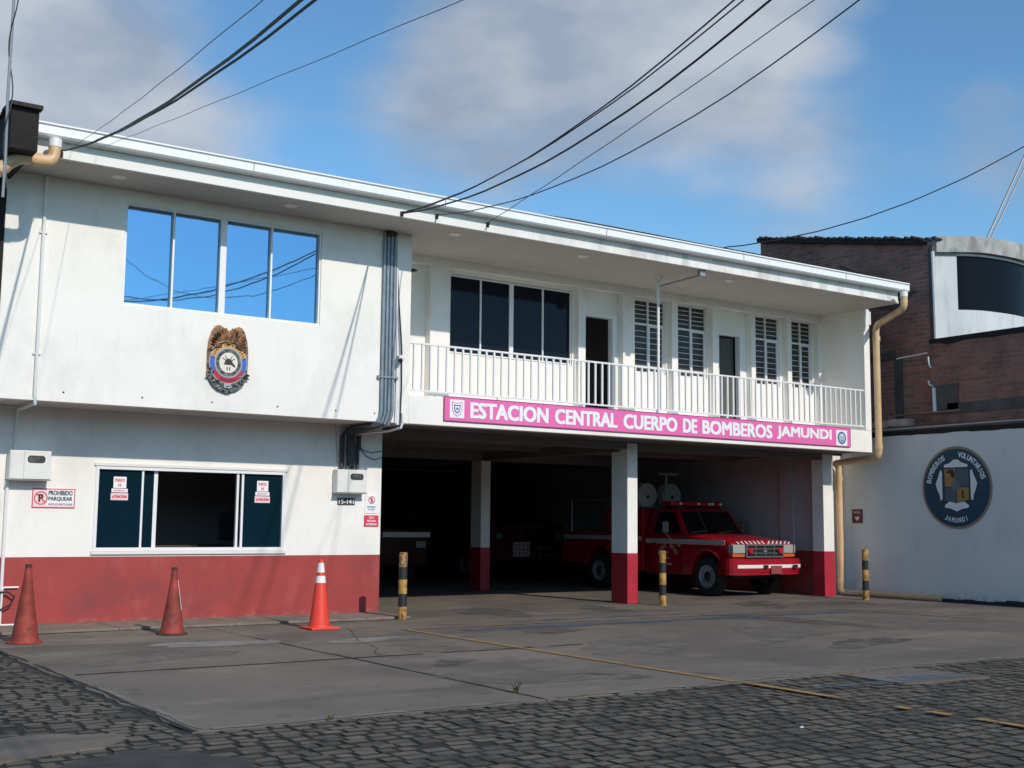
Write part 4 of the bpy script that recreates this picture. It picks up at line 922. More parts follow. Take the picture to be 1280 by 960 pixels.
# ================================================================== RIGHT NEIGHBOUR
nb = thing('brick_house', (22, 19, 0), 'old dark brick house with tiled roof rising behind the boundary wall', 'building')
XN = 20.62
m_ = MB(); m_.prism([(XN, 15.0, 0), (XN, 15.0, 7.10), (XN, 19.72, 8.03), (XN, 19.72, 0)], (.2, 0, 0)); m_.build('brick_wall', BRKX, nb)
m_ = MB(); m_.box(XN-.02, XN, 15.80, 16.0, 0, 4.9); m_.box(XN-.02, XN, 15.0, 15.10, 0, 7.05); m_.prism([(XN-.024, 15.4, 6.2), (XN-.024, 16.2, 6.5), (XN-.024, 17.4, 7.1), (XN-.024, 16.9, 6.1), (XN-.024, 16.0, 5.9)], (.02, 0, 0)); m_.box(XN-.026, XN, 15.95, 17.5, 4.86, 5.02)
m_.build('concrete_post', PLAS, nb)
m_ = MB(); random.seed(9)
y = 14.88
m_.prism([(XN-.10, 15.15, 7.12), (XN-.10, 15.15, 7.24), (XN-.10, 19.75, 8.13), (XN-.10, 19.75, 8.03)], (8, 0, 0))
while y < 19.7:
    z = 7.20+(y-14.92)*.194+random.uniform(-.02, .02); r = .034; m_.tube([(XN-.14, y, z), (XN+.5, y, z+.01)], r, 6); y += .17+random.uniform(-.01, .01)
m_.build('roof', TILE, nb)
m_ = MB(); m_.box(XN+.2, 29, 14.95, 15.1, 0, 7.0); m_.box(28.8, 29, 15.1, 30, 0, 7.0); m_.build('front_wall', BRKX, nb)
# curved white bay
def offs(k): # plan points of the bay front, k = offset outward
    base = [(20.66, 15.02), (20.90, 14.86), (21.20, 14.64), (21.55, 14.50), (22.0, 14.44), (22.5, 14.42), (23.1, 14.50), (23.7, 14.72), (24.3, 15.1)]
    o = []
    for i in range(len(base)-1):        # smooth the plan curve
        p0 = base[max(i-1, 0)]; p1 = base[i]; p2 = base[i+1]; p3 = base[min(i+2, len(base)-1)]
        for j in range(4):
            t = j/4; o.append(tuple(.5*((2*p1[q])+(-p0[q]+p2[q])*t+(2*p0[q]-5*p1[q]+4*p2[q]-p3[q])*t*t+(-p0[q]+3*p1[q]-3*p2[q]+p3[q])*t**3) for q in (0, 1)))
    return o+[base[-1]]
def ribbon(mb, P, z0, z1, t=.12, mi=0):
    Q = [(x+.02, y+t) for x, y in P]
    for i in range(len(P)-1):
        a, b = P[i], P[i+1]; c, d = Q[i], Q[i+1]
        mb.prism([(a[0], a[1], z0), (b[0], b[1], z0), (d[0], d[1], z0), (c[0], c[1], z0)], (0, 0, z1-z0), mi)
P = offs(0)
m_ = MB(); ribbon(m_, P, 4.9, 5.77); ribbon(m_, P[:7], 5.77, 6.92); ribbon(m_, P, 6.88, 6.93); m_.build('bay_wall', NBW, nb)
m_ = MB(); ribbon(m_, [(x, y+.04) for x, y in P[6:]], 5.77, 6.88, .05); m_.build('bay_window', mat('bay_dark_glass', (.006, .007, .010), .15, spec=.08), nb)
m_ = MB(); Q = [(x-.02, y-.10) for x, y in P]; m_.prism([(x, y, 6.94) for x, y in Q]+[(24.4, 18, 6.94), (20.75, 18, 6.94)], (0, 0, .33)); m_.build('bay_roof_slab', SLABW, nb)
m_ = MB(); m_.prism([(20.40, 14.98, 0), (20.40, 14.98, 5.08), (20.40, 3, 5.05), (20.40, 3, 0)], (.22, 0, 0)); m_.build('brick_parapet', BRKP, nb)
m_ = MB(); random.seed(2); P0 = [(20.385, 14.98-12*i/60, 5.02+random.uniform(-.03, .02)) for i in range(61)]; m_.prism(P0+[(20.385, 2.98, 5.13), (20.385, 14.98, 5.13)], (.25, 0, 0)); m_.build('parapet_cap', GRIME, nb)
m_ = MB(); m_.box(20.38, 20.395, 3, 14.6, 3.62, 3.82); m_.build('plaster_band', PLAS, nb)
m_ = MB(); m_.box(20.36, 20.60, 15.0, 17.2, 2.6, 3.44); m_.build('low_wall', BRKP, nb)
m_ = MB(); random.seed(8); P0 = [(20.35, 16.4-.9*i/12, 3.44+random.uniform(-.02, .02)) for i in range(13)]; m_.prism(P0+[(20.35, 15.5, 3.56+.02), (20.35, 15.9, 3.59), (20.35, 16.4, 3.55)], (.22, 0, 0)); m_.build('plaster_patch', PLASP, nb)
m_ = MB(); m_.box(20.34, 20.5, 14.3, 15.8, 3.655, 3.675); m_.build('shelf_strip', TAN, nb)
m_ = MB(); m_.box(20.38, 20.398, 14.35, 14.85, 3.70, 4.2); m_.build('small_opening', PLAS, nb)
m_ = MB(); m_.tube([(20.37, 15.75, 4.82), (20.37, 15.02, 4.86)], .012, 6); m_.build('thin_rod', WPVC, nb)
m_ = MB(); m_.tube([(20.36, 14.99, 4.78), (20.36, 14.97, 4.62), (20.36, 14.93, 4.55)], .02, 6); m_.build('pipe_remnant', WPVC, nb, smooth=True); m_ = MB(); m_.tube([(20.36, 15.0, 4.3), (20.36, 14.98, 4.22), (20.36, 14.90, 4.18)], .02, 6); m_.build('pipe_remnant', WPVC, nb, smooth=True); m_ = MB(); m_.tube([(20.36, 14.88, 4.15), (20.36, 14.87, 3.68)], .035, 8); m_.build('pipe_remnant', WPVC, nb, smooth=True)
m_ = MB(); m_.tube([(20.60, 14.99, 6.95), (20.60, 14.97, 5.1)], .035, 8); m_.build('corner_pipe', NBW, nb, smooth=True)
m_ = MB(); m_.tube([(21.95, 14.7, 7.26), (23.6, 14.7, 9.55)], .024, 8); m_.tube([(22.07, 14.7, 7.26), (23.75, 14.7, 9.5)], .018, 8); m_.build('leaning_mast', METALG, smooth=True, label='pair of thin leaning metal poles on the curved bay roof at right', cat='mast')

# ================================================================== LEFT NEIGHBOUR
ln = thing('party_wall', (2.9, 18, 0), 'sooty black brick party wall at the far left edge of the station', 'wall')
m_ = MB(); m_.box(2.84, 3.13, YU-.02, 30, ZO+.45, 6.2); m_.build('wall_body', BRKL, ln)
m_ = MB(); m_.box(2.86, 3.165, 14.35, YU-.02, 5.62, 6.11); m_.build('wall_end', BRKL, ln)
m_ = MB(); random.seed(12)
for i in range(16):
    y = 14.28+i*.14; m_.box(2.83+random.uniform(-.02, .02), 3.185+random.uniform(-.02, .02), y, y+.135, 6.108, 6.135+random.uniform(-.01, .035))
for i in range(60):
    y = 16.5+i*.2; m_.box(2.78, 3.16, y, y+.19, 6.2, 6.26+random.uniform(-.02, .03))
m_.build('coping_tile', TILE, ln)
m_ = MB(); m_.tube([(2.80, 14.25, 5.0), (2.805, 14.25, 5.4), (2.79, 14.25, 6.2), (2.80, 14.25, 8.6)], .017, 8)
mp_o = m_.build('thin_mast', METALG, smooth=True, label='thin pale pole at the left edge with a cable twisted round it', cat='pole')
m_ = MB(); m_.tube([(2.80+.035*math.cos(i*.55), 14.22+.03*math.sin(i*.55), 5.1+i*.1) for i in range(34)], .008, 5); m_.build('twisted_cable', BLKC, mp_o, smooth=True)

# ================================================================== RED FIRE TRUCK
TC_, THW = 17.97, .87            # centre line X, half width
tk = thing('fire_truck', (TC_, 20, 0), 'red pickup fire truck with white stripe and two hose reels in the bay', 'fire truck')
def X_(s): return TC_+s*THW
def arch(yc, zc, r, n=12): return [(yc+r*math.cos(R(180*k/n)), zc+r*math.sin(R(180*k/n))) for k in range(n+1)]
FW, RW = 17.92, 21.38
WR = .385
# lower body side profile (Y, z), arches cut out
prof = [(17.30, .50), (17.24, .70), (17.22, .90), (17.23, 1.055), (17.40, 1.10), (18.0, 1.15), (18.58, 1.20), (19.78, 1.22), (19.78, .40)]
prof += [(18.42, .40), (FW+.46, .42)]
prof += arch(FW, .46, .445)[0:]
prof += [(FW-.46, .44)]
b_ = MB(); b_.prism([(X_(-1), a, b) for a, b in prof], (2*THW, 0, 0)); body = b_.build('body', TRED, tk, bevel=.05, smooth=True)
for s in (-1, 1):       # dark panel gaps round the door and fender flares
    xg = X_(s)+s*.0035
    for (a_, b_2, c_2, d_2) in ((18.645, 18.657, .44, 1.20), (19.603, 19.615, .44, 1.20), (18.657, 19.603, .425, .437), (18.30, 18.62, 1.142, 1.150)): MB().box(min(xg, xg-s*.003), max(xg, xg-s*.003), a_, b_2, c_2, d_2).build('panel_gap', GBLK, body)
    fl = MB(); P_ = [(X_(s)+s*.012, FW+.455*math.cos(R(t)), .46+.455*math.sin(R(t))) for t in range(0, 181, 12)]; fl.tube(P_, .022, 8); fl.build('fender_flare', TRED, body, smooth=True)
# hood crown, slightly domed and narrowing to the nose
hd = MB(); rows = []
for (yy, zz, hw) in ((17.205, 1.035, .80), (17.215, 1.070, .815), (17.25, 1.098, .82), (17.32, 1.120, .825), (17.50, 1.150, .825), (18.0, 1.205, .83), (18.60, 1.245, .83)):
    rows.append([(TC_+hw*s, yy+.05*abs(s)**3, zz-.055*abs(s)**4) for s in (-1, -.9, -.7, -.35, 0, .35, .7, .9, 1)])
vs = [p for r in rows for p in r]; k = 9
hd.add(vs, [(r*k+i, r*k+i+1, (r+1)*k+i+1, (r+1)*k+i) for r in range(len(rows)-1) for i in range(k-1)]); hd.build('hood', TRED, tk, smooth=True)
# cab
cb_ = MB()
lowr = [(X_(-.985), 18.56), (X_(.985), 18.56), (X_(.985), 19.76), (X_(-.985), 19.76)]; upr = [(X_(-.86), 18.93), (X_(.86), 18.93), (X_(.88), 19.66), (X_(-.88), 19.66)]
vs = [(x, y, 1.205) for x, y in lowr]+[(x, y, 1.715) for x, y in upr]+[(X_(-.74), 19.05, 1.765), (X_(.74), 19.05, 1.765), (X_(.76), 19.60, 1.765), (X_(-.76), 19.60, 1.765)]
cb_.add(vs, [(0, 1, 5, 4), (1, 2, 6, 5), (2, 3, 7, 6), (3, 0, 4, 7), (4, 5, 9, 8), (5, 6, 10, 9), (6, 7, 11, 10), (7, 4, 8, 11), (8, 9, 10, 11)])
cab = cb_.build('cab', TRED, tk, bevel=.035, smooth=True)
def onface(a, b, c, d, u, v, off):
    a, b, c, d = map(Vector, (a, b, c, d)); n = (b-a).cross(d-a).normalized()
    return (a*(1-u)*(1-v)+b*u*(1-v)+c*u*v+d*(1-u)*v)+n*off
def face_panel(mb, q, pts, off, mi=0, flip=1): mb.add([onface(*q, u, v, off*flip) for u, v in pts], [tuple(range(len(pts)))], mi)
fq = (vs[0], vs[1], vs[5], vs[4]); lq = (vs[3], vs[0], vs[4], vs[7]); rq = (vs[1], vs[2], vs[6], vs[5])
m_ = MB(); face_panel(m_, fq, [(.045, .06), (.955, .06), (.945, .93), (.055, .93)], .006); ws = m_.build('windscreen', TGLS, tk)
m_ = MB(); m_.tube([onface(*fq, .36, .07, .02), onface(*fq, .36, .92, .02)], .004, 5); m_.tube([onface(*fq, .10, .06, .025), onface(*fq, .34, .12, .03)], .007, 5); m_.tube([onface(*fq, .55, .05, .025), onface(*fq, .80, .12, .03)], .007, 5); m_.build('wiper', METALG, ws)
m_ = MB(); m_.tube([onface(*fq, .04, .955, .010), onface(*fq, .40, .955, .010)], .008, 5); m_.build('windscreen_trim', CHRM, ws)
for q, nm in ((lq, 1), (rq, 1)):
    m_ = MB()
    P_ = [(.20, .06), (.90, .06), (.88, .90), (.24, .90)] if q is lq else [(.10, .06), (.80, .06), (.76, .90), (.12, .90)]
    face_panel(m_, q, P_, .006); m_.build('side_window', TGLS, tk)
for s in (-1, 1):
    xs = X_(s)+s*.002
    d_ = MB(); d_.box(min(xs, xs+s*.004), max(xs, xs+s*.004), 18.66, 19.60, .44, 1.195); dd = d_.build('door', TRED, tk, bevel=.002)
    MB().box(min(xs, xs+s*.03), max(xs, xs+s*.03), 19.42, 19.54, 1.0, 1.03).build('handle', CHRM, dd, bevel=.004)
    m_ = MB(); e = xs+s*.006; m_.box(min(xs-s*.001, e), max(xs-s*.001, e), 17.42, 19.78, 1.015, 1.115); m_.build('white_stripe', REFD, tk)
fs_ = Frame((X_(-1)-.010, 19.08, .80), (0, -1, 0), (0, 0, 1), (-1, 0, 0))
m_ = MB(); arc_text(m_, fs_, 'BOMBEROS', 0, -.12, .30, 158, 100, .085, bold=.03, off=.002); arc_text(m_, fs_, 'JAMUNDI', 0, -.12, .30, 80, 22, .085, bold=.03, off=.002); add_text(m_, fs_, 'M-14', 0, .01, .06, .05, .03, off=.002) if False else None
slab(m_, fs_, -.012, .012, 0.02, .07, 0, .002); add_text(m_, fs_, 'No.', 0, -.07, .14, .06, .03, off=.002); slab(m_, fs_, -.12, .12, -.22, -.185, 0, .002)
m_.build('door_lettering', mat('faded_lettering', (.62, .42, .42), .6), tk)
# nose: grille, lamps, bumper
YF_ = 17.205
m_ = MB(); frame_rect(m_, TC_-.53, TC_+.53, .775, 1.035, YF_-.035, YF_+.02, .028)
for z in (.86, .945): m_.box(TC_-.50, TC_+.50, YF_-.030, YF_+.01, z-.009, z+.009)
for x in (-.26, 0.0, .26): m_.box(TC_+x-.009, TC_+x+.009, YF_-.031, YF_+.01, .803, 1.007)
gr = m_.build('grille', GRIL, tk, bevel=.003)
MB().box(TC_-.51, TC_+.51, YF_-.004, YF_+.03, .79, 1.02).build('grille_backing', GBLK, gr)
m_ = MB(); disc(m_, facade(TC_, .905, YF_-.036), 0, 0, .055, .024, 0, 0, 20); disc(m_, facade(TC_, .905, YF_-.038), 0, 0, .048, .018, 0, 1, 20); m_.build('oval_emblem', [METALG, SBLU], gr)
for x in (-.42, .42): MB().lathe([(0, .03), (.055, .025), (.065, 0), (.065, -.02)], (TC_+x, YF_-.04, .91), (0, -1, 0), 16).build('flashing_lamp', RLEN, gr, smooth=True)
for s in (-1, 1):
    a, b = sorted((TC_+s*.545, TC_+s*.872)); MB().prism([(a, YF_-.02 if s > 0 else YF_+.02, .86), (b, YF_+.02 if s > 0 else YF_-.02, .86), (b, YF_+.02 if s > 0 else YF_-.02, 1.03), (a, YF_-.02 if s > 0 else YF_+.02, 1.03)], (0, .10, 0)).build('headlight', HEAD, tk, bevel=.012)
    MB().box(a, b, YF_-.01, YF_+.09, .785, .845).build('turn_signal', AMBR, tk, bevel=.01)
    aa = X_(s); MB().box(min(aa-s*.02, aa+s*.006), max(aa-s*.02, aa+s*.006), 17.185, 17.32, .865, 1.025).build('side_marker', HEAD, tk, bevel=.006)
# bumper wraps round the corners
bp_ = [(-.97, 17.52), (-1.0, 17.36), (-1.005, 17.26), (-.985, 17.18), (-.94, 17.12), (-.86, 17.08), (-.7, 17.055), (-.4, 17.03), (0, 17.02), (.4, 17.03), (.7, 17.055), (.86, 17.08), (.94, 17.12), (.985, 17.18), (1.005, 17.26), (1.0, 17.36), (.97, 17.52)]
m_ = MB()
def bprof(z0, z1, off, t, mi=0):
    P = [(TC_+a*(1+off*.5), y-off) for a, y in bp_]; Q = [(TC_+a*(1-t), y+t) for a, y in bp_]
    for i in range(len(P)-1):
        m_.prism([(P[i][0], P[i][1], z0), (P[i+1][0], P[i+1][1], z0), (Q[i+1][0], Q[i+1][1], z0), (Q[i][0], Q[i][1], z0)], (0, 0, z1-z0), mi)
bprof(.54, .725, 0, .07); bprof(.725, .755, -.012, .05); bprof(.50, .54, -.012, .05); bprof(.44, .50, -.03, .04)
bm_ = m_.build('bumper', TRED, tk, smooth=True)
m_ = MB(); bp_all = bp_; bp_ = bp_[5:-4]; bprof(.575, .640, .004, -.001); bp_ = bp_all; m_.build('bumper_stripe', REFL, bm_)
MB().box(TC_-.02, TC_+.28, 16.995, 17.012, .46, .62).build('licence_plate', mat('plate_reddish', (.26, .055, .055), .5), bm_, bevel=.003)
for x in (-.22, .62): MB().box(TC_+x, TC_+x+.11, 16.985, 17.02, .575, .635).build('bumper_slot', GBLK, bm_)
m_ = MB()
for i in range(13):
    x = TC_-.72+i*.115; sh = .05 if i < 7 else -.05
    m_.add([(x, 17.196, 1.040), (x+.05, 17.196, 1.040), (x+.05-sh, 17.222, 1.104-.035*abs((x+.02-TC_)/.83)**4), (x-sh, 17.222, 1.104-.035*abs((x+.02-TC_)/.83)**4)], [(0, 1, 2, 3)])
m_.build('hood_stripe', REFD, tk)
# mirrors
for s in (-1, 1):
    m_ = MB(); m_.tube([(X_(s), 18.92, 1.20), (X_(s)+s*.26, 18.86, 1.22), (X_(s)+s*.26, 18.86, 1.50), (X_(s)+s*.0, 18.95, 1.45)], .010, 6); m_.tube([(X_(s)+s*.26, 18.86, 1.22), (X_(s), 18.70, .96)], .010, 6)
    ma = m_.build('mirror_arm', CHRM, tk, smooth=True); MB().box(X_(s)+s*.26-.085, X_(s)+s*.26+.085, 18.84, 18.90, 1.24, 1.48).build('mirror', mat('mirror_housing', (.20, .21, .21), .3, metal=.7), ma, bevel=.02)
# wheels
def wheel(parent, x, y, s, wr=WR, w=.24):
    ty = MB(); c = (x, y, wr); ty.lathe([(wr*.60, -w/2), (wr*.90, -w/2), (wr*.985, -w*.38), (wr, -w*.2), (wr, w*.2), (wr*.985, w*.38), (wr*.90, w/2), (wr*.60, w/2)], c, (s, 0, 0), 32)
    W = thing_part('wheel', (x, y, wr), parent)
    ty.build('tyre', RUBB, W, smooth=True)
    rm = MB(); rm.lathe([(wr*.62, w*.46), (wr*.56, w*.40), (wr*.52, w*.20), (wr*.30, w*.16), (wr*.26, w*.42), (wr*.13, w*.50), (0, w*.50)], c, (s, 0, 0), 28)
    for k in range(8):
        a = R(45*k); rm.lathe([(.026, w*.24), (.026, w*.19)], (x, y+wr*.41*math.cos(a), wr+wr*.41*math.sin(a)), (s, 0, 0), 8)
    rm.build('rim', RIMM, W, smooth=True)
    hb = MB(); hb.lathe([(0, w*.60), (wr*.13, w*.58), (wr*.17, w*.50), (wr*.25, w*.44)], c, (s, 0, 0), 14); hb.build('hub', GBLK, W, smooth=True)
def thing_part(name, loc, parent):
    o = bpy.data.objects.new(name, None); col.objects.link(o); o.parent = parent; o.location = Vector(loc)-ORG[parent.name]; o.empty_display_size = .1; ORG[o.name] = Vector(loc); return o
for s in (-1, 1):
    wheel(tk, X_(s)-s*.11, FW, s); wheel(tk, X_(s)-s*.12, RW, s)
# chassis, light bar, rear body, reels
MB().box(X_(-.7), X_(.7), 17.5, 22.6, .36, .56).build('chassis', GBLK, tk)
lb_ = MB(); lb_.box(X_(-.86), X_(.86), 19.10, 19.42, 1.80, 1.90); lbo = lb_.build('light_bar', TRED, tk, bevel=.02)
m_ = MB()
for x in (-.50, .02, .33, .42, .66): MB().box(TC_+x-.03, TC_+x+.03, 19.085, 19.10, 1.83, 1.875).build('lamp_lens', REFL, lbo)
MB().box(X_(-.80), X_(.80), 19.15, 19.38, 1.765, 1.80).build('light_bar_mount', GBLK, lbo)
rb = MB(); prof = [(19.86, .42), (19.86, 1.76), (21.1, 1.76), (21.1, 1.24), (22.7, 1.22), (22.7, .55), (RW+.50, .50)]+arch(RW, .46, .47)+[(RW-.50, .42)]
rb.prism([(X_(-1.02), a, b) for a, b in prof], (2.04*THW, 0, 0)); rbo = rb.build('rear_body', TRED, tk, bevel=.02)
for s in (-1, 1):
    xs = X_(s*1.02); m_ = MB(); m_.box(min(xs-s*.001, xs+s*.006), max(xs-s*.001, xs+s*.006), 19.90, 22.66, 1.07, 1.16); m_.build('rear_stripe', REFD, rbo)
    for (a, b, c, d) in ((19.95, 20.45, .55, 1.0), (19.95, 20.95, 1.25, 1.68), (21.95, 22.55, .62, 1.0)): MB().box(min(xs, xs+s*.008), max(xs, xs+s*.008), a, b, c, d).build('locker_door', TRED, rbo, bevel=.003)
m_ = MB(); m_.box(X_(-.95), X_(.95), 19.86, 21.2, 1.762, 1.80); m_.tube([(X_(-.98), 19.9, 1.95), (X_(-.98), 22.4, 1.95)], .02, 6); m_.tube([(X_(-.98), 22.4, 1.23), (X_(-.98), 22.4, 1.95)], .02, 6); m_.tube([(X_(-.98), 19.92, 1.78), (X_(-.98), 19.92, 2.10)], .02, 6); m_.tube([(TC_-.32, 19.75, 1.78), (TC_-.32, 19.75, 2.48)], .028, 8); m_.tube([(TC_-.55, 19.75, 2.50), (TC_+.0, 19.75, 2.50)], .03, 8)
m_.build('equipment_rack', METALG, tk)
for x in (-.72, -.02):
    rl_ = MB(); rl_.lathe([(0, -.10), (.265, -.10), (.27, -.07), (.20, -.05), (.20, .05), (.27, .07), (.265, .10), (.06, .11), (0, .11)], (TC_+x, 20.0, 2.03), (0, -1, 0), 28)
    ro = rl_.build('hose_reel', CANV, tk, smooth=True); MB().lathe([(0, .02), (.035, .015), (.035, -.01)], (TC_+x, 19.885, 2.0), (0, -1, 0), 12).build('reel_hub', GBLK, ro)

# ================================================================== TWO DARK VEHICLES DEEP IN THE BAY
t2 = thing('large_fire_truck', (17, 26, 0), 'large dark red fire truck deep in the shade between column and red truck', 'fire truck')
a, b = 15.85, 18.2
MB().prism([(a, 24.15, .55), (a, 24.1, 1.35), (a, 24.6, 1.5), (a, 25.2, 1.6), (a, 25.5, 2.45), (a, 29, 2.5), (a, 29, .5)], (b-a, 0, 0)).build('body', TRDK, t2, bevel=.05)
m_ = MB(); m_.add([(a+.15, 25.22-.03, 1.66), (b-.15, 25.22-.03, 1.66), (b-.22, 25.46-.03, 2.38), (a+.22, 25.46-.03, 2.38)], [(0, 1, 2, 3)]); m_.build('windscreen', TGLS, t2)
m_ = MB()
for i in range(12): m_.box(16.9+i*.075, 16.93+i*.075, 24.03, 24.09, 1.0, 1.34)
m_.box(16.85, 17.82, 24.02, 24.10, 1.34, 1.38); m_.build('grille', CHRM, t2)
MB().box(a-.05, b+.05, 23.9, 24.1, .5, .80).build('bumper', TRDK, t2, bevel=.03)
m_ = MB(); m_.box(16.5, 16.98, 23.88, 23.9, .62, .96); sgp = m_.build('reflective_panel', mat('panel_cream', (.42, .36, .33), .6), t2)
m_ = MB()
for i in range(4):
    for j in range(3): m_.box(16.53+i*.115, 16.60+i*.115, 23.872, 23.88, .645+j*.105, .715+j*.105)
m_.build('panel_pattern', mat('panel_rose', (.30, .12, .11), .6), sgp)
m_ = MB(); frame_rect(m_, 17.25, 18.0, .62, .86, 23.87, 23.9, .05); m_.build('bumper_panel', mat('dull_rose', (.16, .08, .075), .6), t2)
for x in (16.2, 17.95): MB().lathe([(0, .02), (.09, .01), (.10, 0), (.10, -.05)], (x, 24.04, 1.1), (0, -1, 0), 16).build('headlight', GRIL, t2, smooth=True)
for s, x in ((-1, a+.16), (1, b-.16)): wheel(t2, x, 25.0, s, .46, .28)
v3 = thing('dark_van', (12.8, 25, 0), 'dark emergency van with a pale stripe at the back left of the bay', 'van')
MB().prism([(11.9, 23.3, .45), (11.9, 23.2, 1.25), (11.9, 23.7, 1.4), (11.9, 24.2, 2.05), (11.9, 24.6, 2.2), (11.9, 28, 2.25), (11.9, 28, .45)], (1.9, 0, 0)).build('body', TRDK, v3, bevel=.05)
MB().box(12.6, 13.78, 23.17, 23.24, 1.08, 1.19).build('stripe', REFL, v3)
m_ = MB(); m_.add([(12.05, 23.70, 1.45), (13.65, 23.70, 1.45), (13.6, 24.16, 2.0), (12.1, 24.16, 2.0)], [(0, 1, 2, 3)]); m_.build('windscreen', TGLS, v3)
for x in (12.1, 13.55): MB().box(x-.12, x+.12, 23.16, 23.22, .85, 1.0).build('headlight', HEAD, v3, bevel=.02)
for s, x in ((-1, 12.05), (1, 13.65)): wheel(v3, x, 24.1, s, .36, .22)

# ================================================================== OFFICE FURNITURE
ds = thing('desk', (6.3, 18.6, 0), 'dark desk inside the open street window', 'desk')
MB().box(5.6, 7.3, 18.3, 19.0, .98, 1.02).build('desk_top', WOOD, ds, bevel=.004); MB().box(5.62, 7.28, 18.34, 18.38, 0, .98).build('front_panel', WOOD, ds)
ch = thing('office_chair', (7.0, 18.0, 0), 'black office chair silhouette inside the open street window', 'chair')
MB().box(6.85, 7.2, 17.75, 17.83, 1.10, 1.52).build('backrest', CHAI, ch, bevel=.03); MB().box(6.82, 7.23, 17.8, 18.2, .80, .87).build('seat', CHAI, ch, bevel=.03); MB().tube([(7.02, 17.98, .1), (7.02, 17.98, .8)], .03, 8).build('post', GBLK, ch)
m_ = MB()
for k in range(5): m_.tube([(7.02, 17.98, .12), (7.02+.26*math.cos(k*1.257), 17.98+.26*math.sin(k*1.257), .06)], .02, 6)
m_.build('base', GBLK, ch)

# ================================================================== CONES AND BOLLARDS
def cone(x, y, label, h, rb_, m, plate, group='traffic cones along the wall'):
    c = thing('traffic_cone', (x, y, 0), label, 'traffic cone', group); return c
z0c = 0.0
c3 = cone(7.09, 14.72, 'clean bright orange traffic cone with two white reflective bands', .90, .14, CONR, .21)
h = .895
def rad(z, r0=.142, r1=.030, h=.895): return r0+(r1-r0)*(z/h)
m_ = MB(); m_.lathe([(rad(z), z) for z in (.03, .05, .5, .60)]+[(rad(.60), .60)], (7.09, 14.72, 0), n=28); m_.lathe([(rad(.69), .69), (rad(.735), .735)], (7.09, 14.72, 0), n=28); m_.lathe([(rad(.86), .86), (rad(.885), .885), (.018, .905), (0, .905)], (7.09, 14.72, 0), n=28)
m_.build('cone_body', CONR, c3, smooth=True)
for a, b in ((.60, .69), (.735, .86)): MB().lathe([(rad(a), a), (rad(a)+.003, a), (rad(b)+.003, b), (rad(b), b)], (7.09, 14.72, 0), n=28).build('reflective_band', SWHT, c3, smooth=True)
m_ = MB(); m_.box(7.09-.20, 7.09+.20, 14.72-.20, 14.72+.20, .002, .032); m_.lathe([(.155, .03), (.145, .05)], (7.09, 14.72, 0), n=28); m_.build('base_plate', CONR, c3, bevel=.01)
for (x, y, h, r0, lb, tip) in ((3.38, 14.6, .88, .158, 'grimy worn orange cone with a broken tip at the far left', 1), (5.17, 14.86, .815, .150, 'dull sooty orange cone with a strip of pale tape, under the open window', 0)):
    c = cone(x, y, lb, h, r0, CONO, .17)
    m_ = MB(); pr_ = [(r0, .02), (r0*.93, .06), (r0*.60, h*.45), (r0*.32, h*.80), (r0*.22, h), (r0*.15, h), (r0*.2, h*.9), (r0*.5, h*.4)]; m_.lathe(pr_, (x, y, 0), n=26); m_.build('cone_body', CONO, c, smooth=True)
    m_ = MB(); m_.lathe([(r0*.243, h*.955), (r0*.232, h*1.004), (r0*.16, h*1.004)], (x, y, 0), n=20); m_.build('cone_tip', CONG, c, smooth=True)
    m_ = MB(); P_ = [(x+(r0+.035)*math.cos(t*.2618)*(1+.05*math.sin(3*t)), y+(r0+.035)*math.sin(t*.2618)*(1+.05*math.cos(2*t)), .002) for t in range(24)]; m_.prism(P_, (0, 0, .022)); m_.build('base_plate', CONG if tip == 0 else CONO, c, bevel=.006)
    if not tip:
        m_ = MB(); an = R(-38)
        def pt(z, da):
            r = (r0*.93+(r0*.32-r0*.93)*((z-.06)/(h*.80-.06)))+.004; return (x+r*math.cos(an+da), y+r*math.sin(an+da), z)
        m_.add([pt(.30, -.10), pt(.30, .10), pt(.66, .16), pt(.66, -.16)], [(0, 1, 2, 3)]); m_.build('tape_strip', SWHT, c)
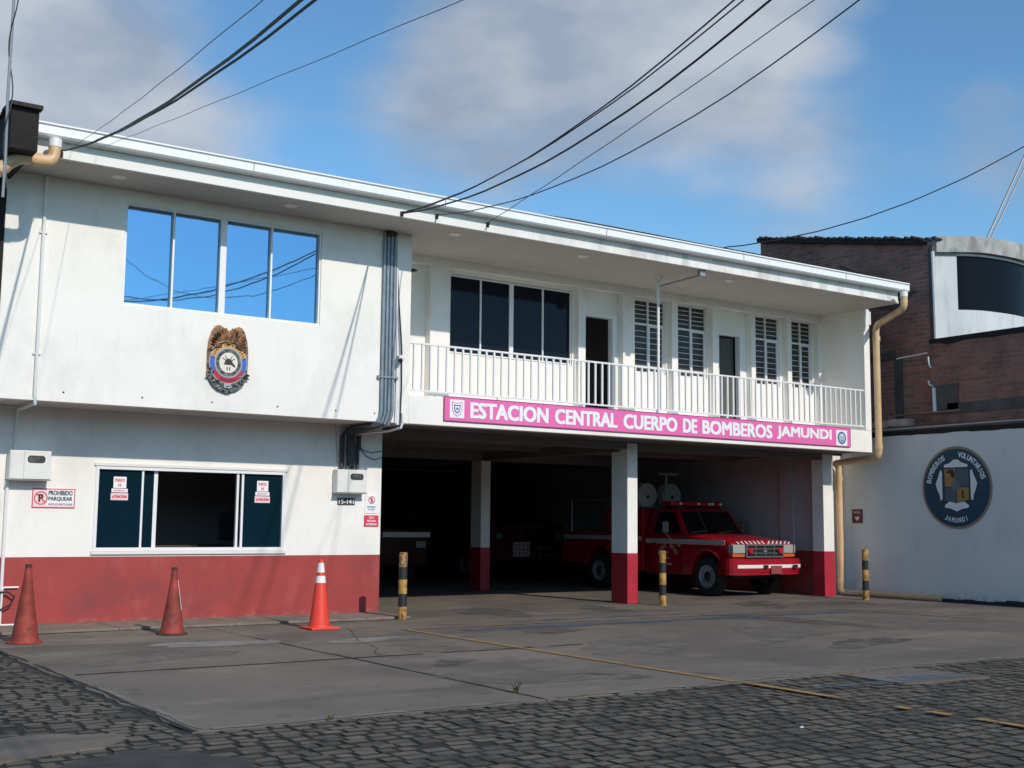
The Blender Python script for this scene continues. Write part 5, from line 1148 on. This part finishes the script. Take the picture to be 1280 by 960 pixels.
def bollard(x, y, h, label, top):
    b = thing('bollard', (x, y, 0), label, 'bollard', 'striped bollards before the bay')
    segs = [(0, .19), (.19, .385), (.385, .60), (.60, .79), (.79, 1.0)]
    for i, (a, c) in enumerate(segs):
        mt = BBLK if i % 2 else BYEL
        if i == 4 and top: mt = BRST
        m = MB(); P = [(x+.062*math.cos(R(t)), y+.062*math.sin(R(t)), a*h) for t in range(0, 360, 30)]; m.prism(P, (0, 0, (c-a)*h)); m.build('black_band' if i % 2 else 'yellow_band', mt, b)
    MB().lathe([(.060, h), (.050, h+.008), (0, h+.010)], (x, y, 0), n=12).build('top_cap', BRST if top else BYEL, b)
    if not top: MB().tube([(x, y, h), (x, y, h+.04)], .008, 6).build('rebar_stub', BLKC, b)
bollard(8.84, 15.62, .955, 'yellow and black bollard with a peeling rusty top, beside the red wall corner', True)
bollard(14.37, 16.18, .94, 'yellow and black bollard right in front of the middle column', False)
bollard(19.08, 15.62, .96, 'yellow and black bollard by the drainpipe and boundary wall', False)

# ================================================================== SMALL THINGS
def tuft(x, y, n, h, label):
    m = MB(); rnd = random.Random(int(x*100))
    for i in range(n):
        a = rnd.uniform(0, 6.28); l = h*rnd.uniform(.5, 1.1); d = rnd.uniform(.3, 1.1)*l; bx, by = x+rnd.uniform(-.03, .03), y+rnd.uniform(-.02, .02)
        w_ = .004; c, s_ = math.cos(a), math.sin(a); p = [(bx, by, 0), (bx+c*d*.5, by+s_*d*.5, l*.75), (bx+c*d, by+s_*d, l)]
        m.add([(p[0][0]-s_*w_, p[0][1]+c*w_, 0), (p[0][0]+s_*w_, p[0][1]-c*w_, 0), (p[1][0]+s_*w_, p[1][1]-c*w_, p[1][2]), (p[1][0]-s_*w_, p[1][1]+c*w_, p[1][2]), p[2]], [(0, 1, 2, 3), (3, 2, 4)])
    m.build('grass_tuft', GRAS, label=label, cat='grass tuft', fix=False)
tuft(5.88, 8.45, 22, .11, 'small tuft of dry grass in the concrete crack at the paver edge')
tuft(3.95, 8.0, 12, .04, 'tiny weed tuft where the concrete meets the pavers')
for x, y, lb in ((6.55, 5.95, 'small white scrap of litter on the pavers near the lower right'), (9.9, 6.35, 'small white scrap of litter on the pavers at the right edge')):
    MB().prism([(x, y, .012), (x+.025, y-.006, .012), (x+.03, y+.012, .016), (x+.006, y+.018, .013)], (0, 0, .004)).build('litter', SWHT, label=lb, cat='litter')
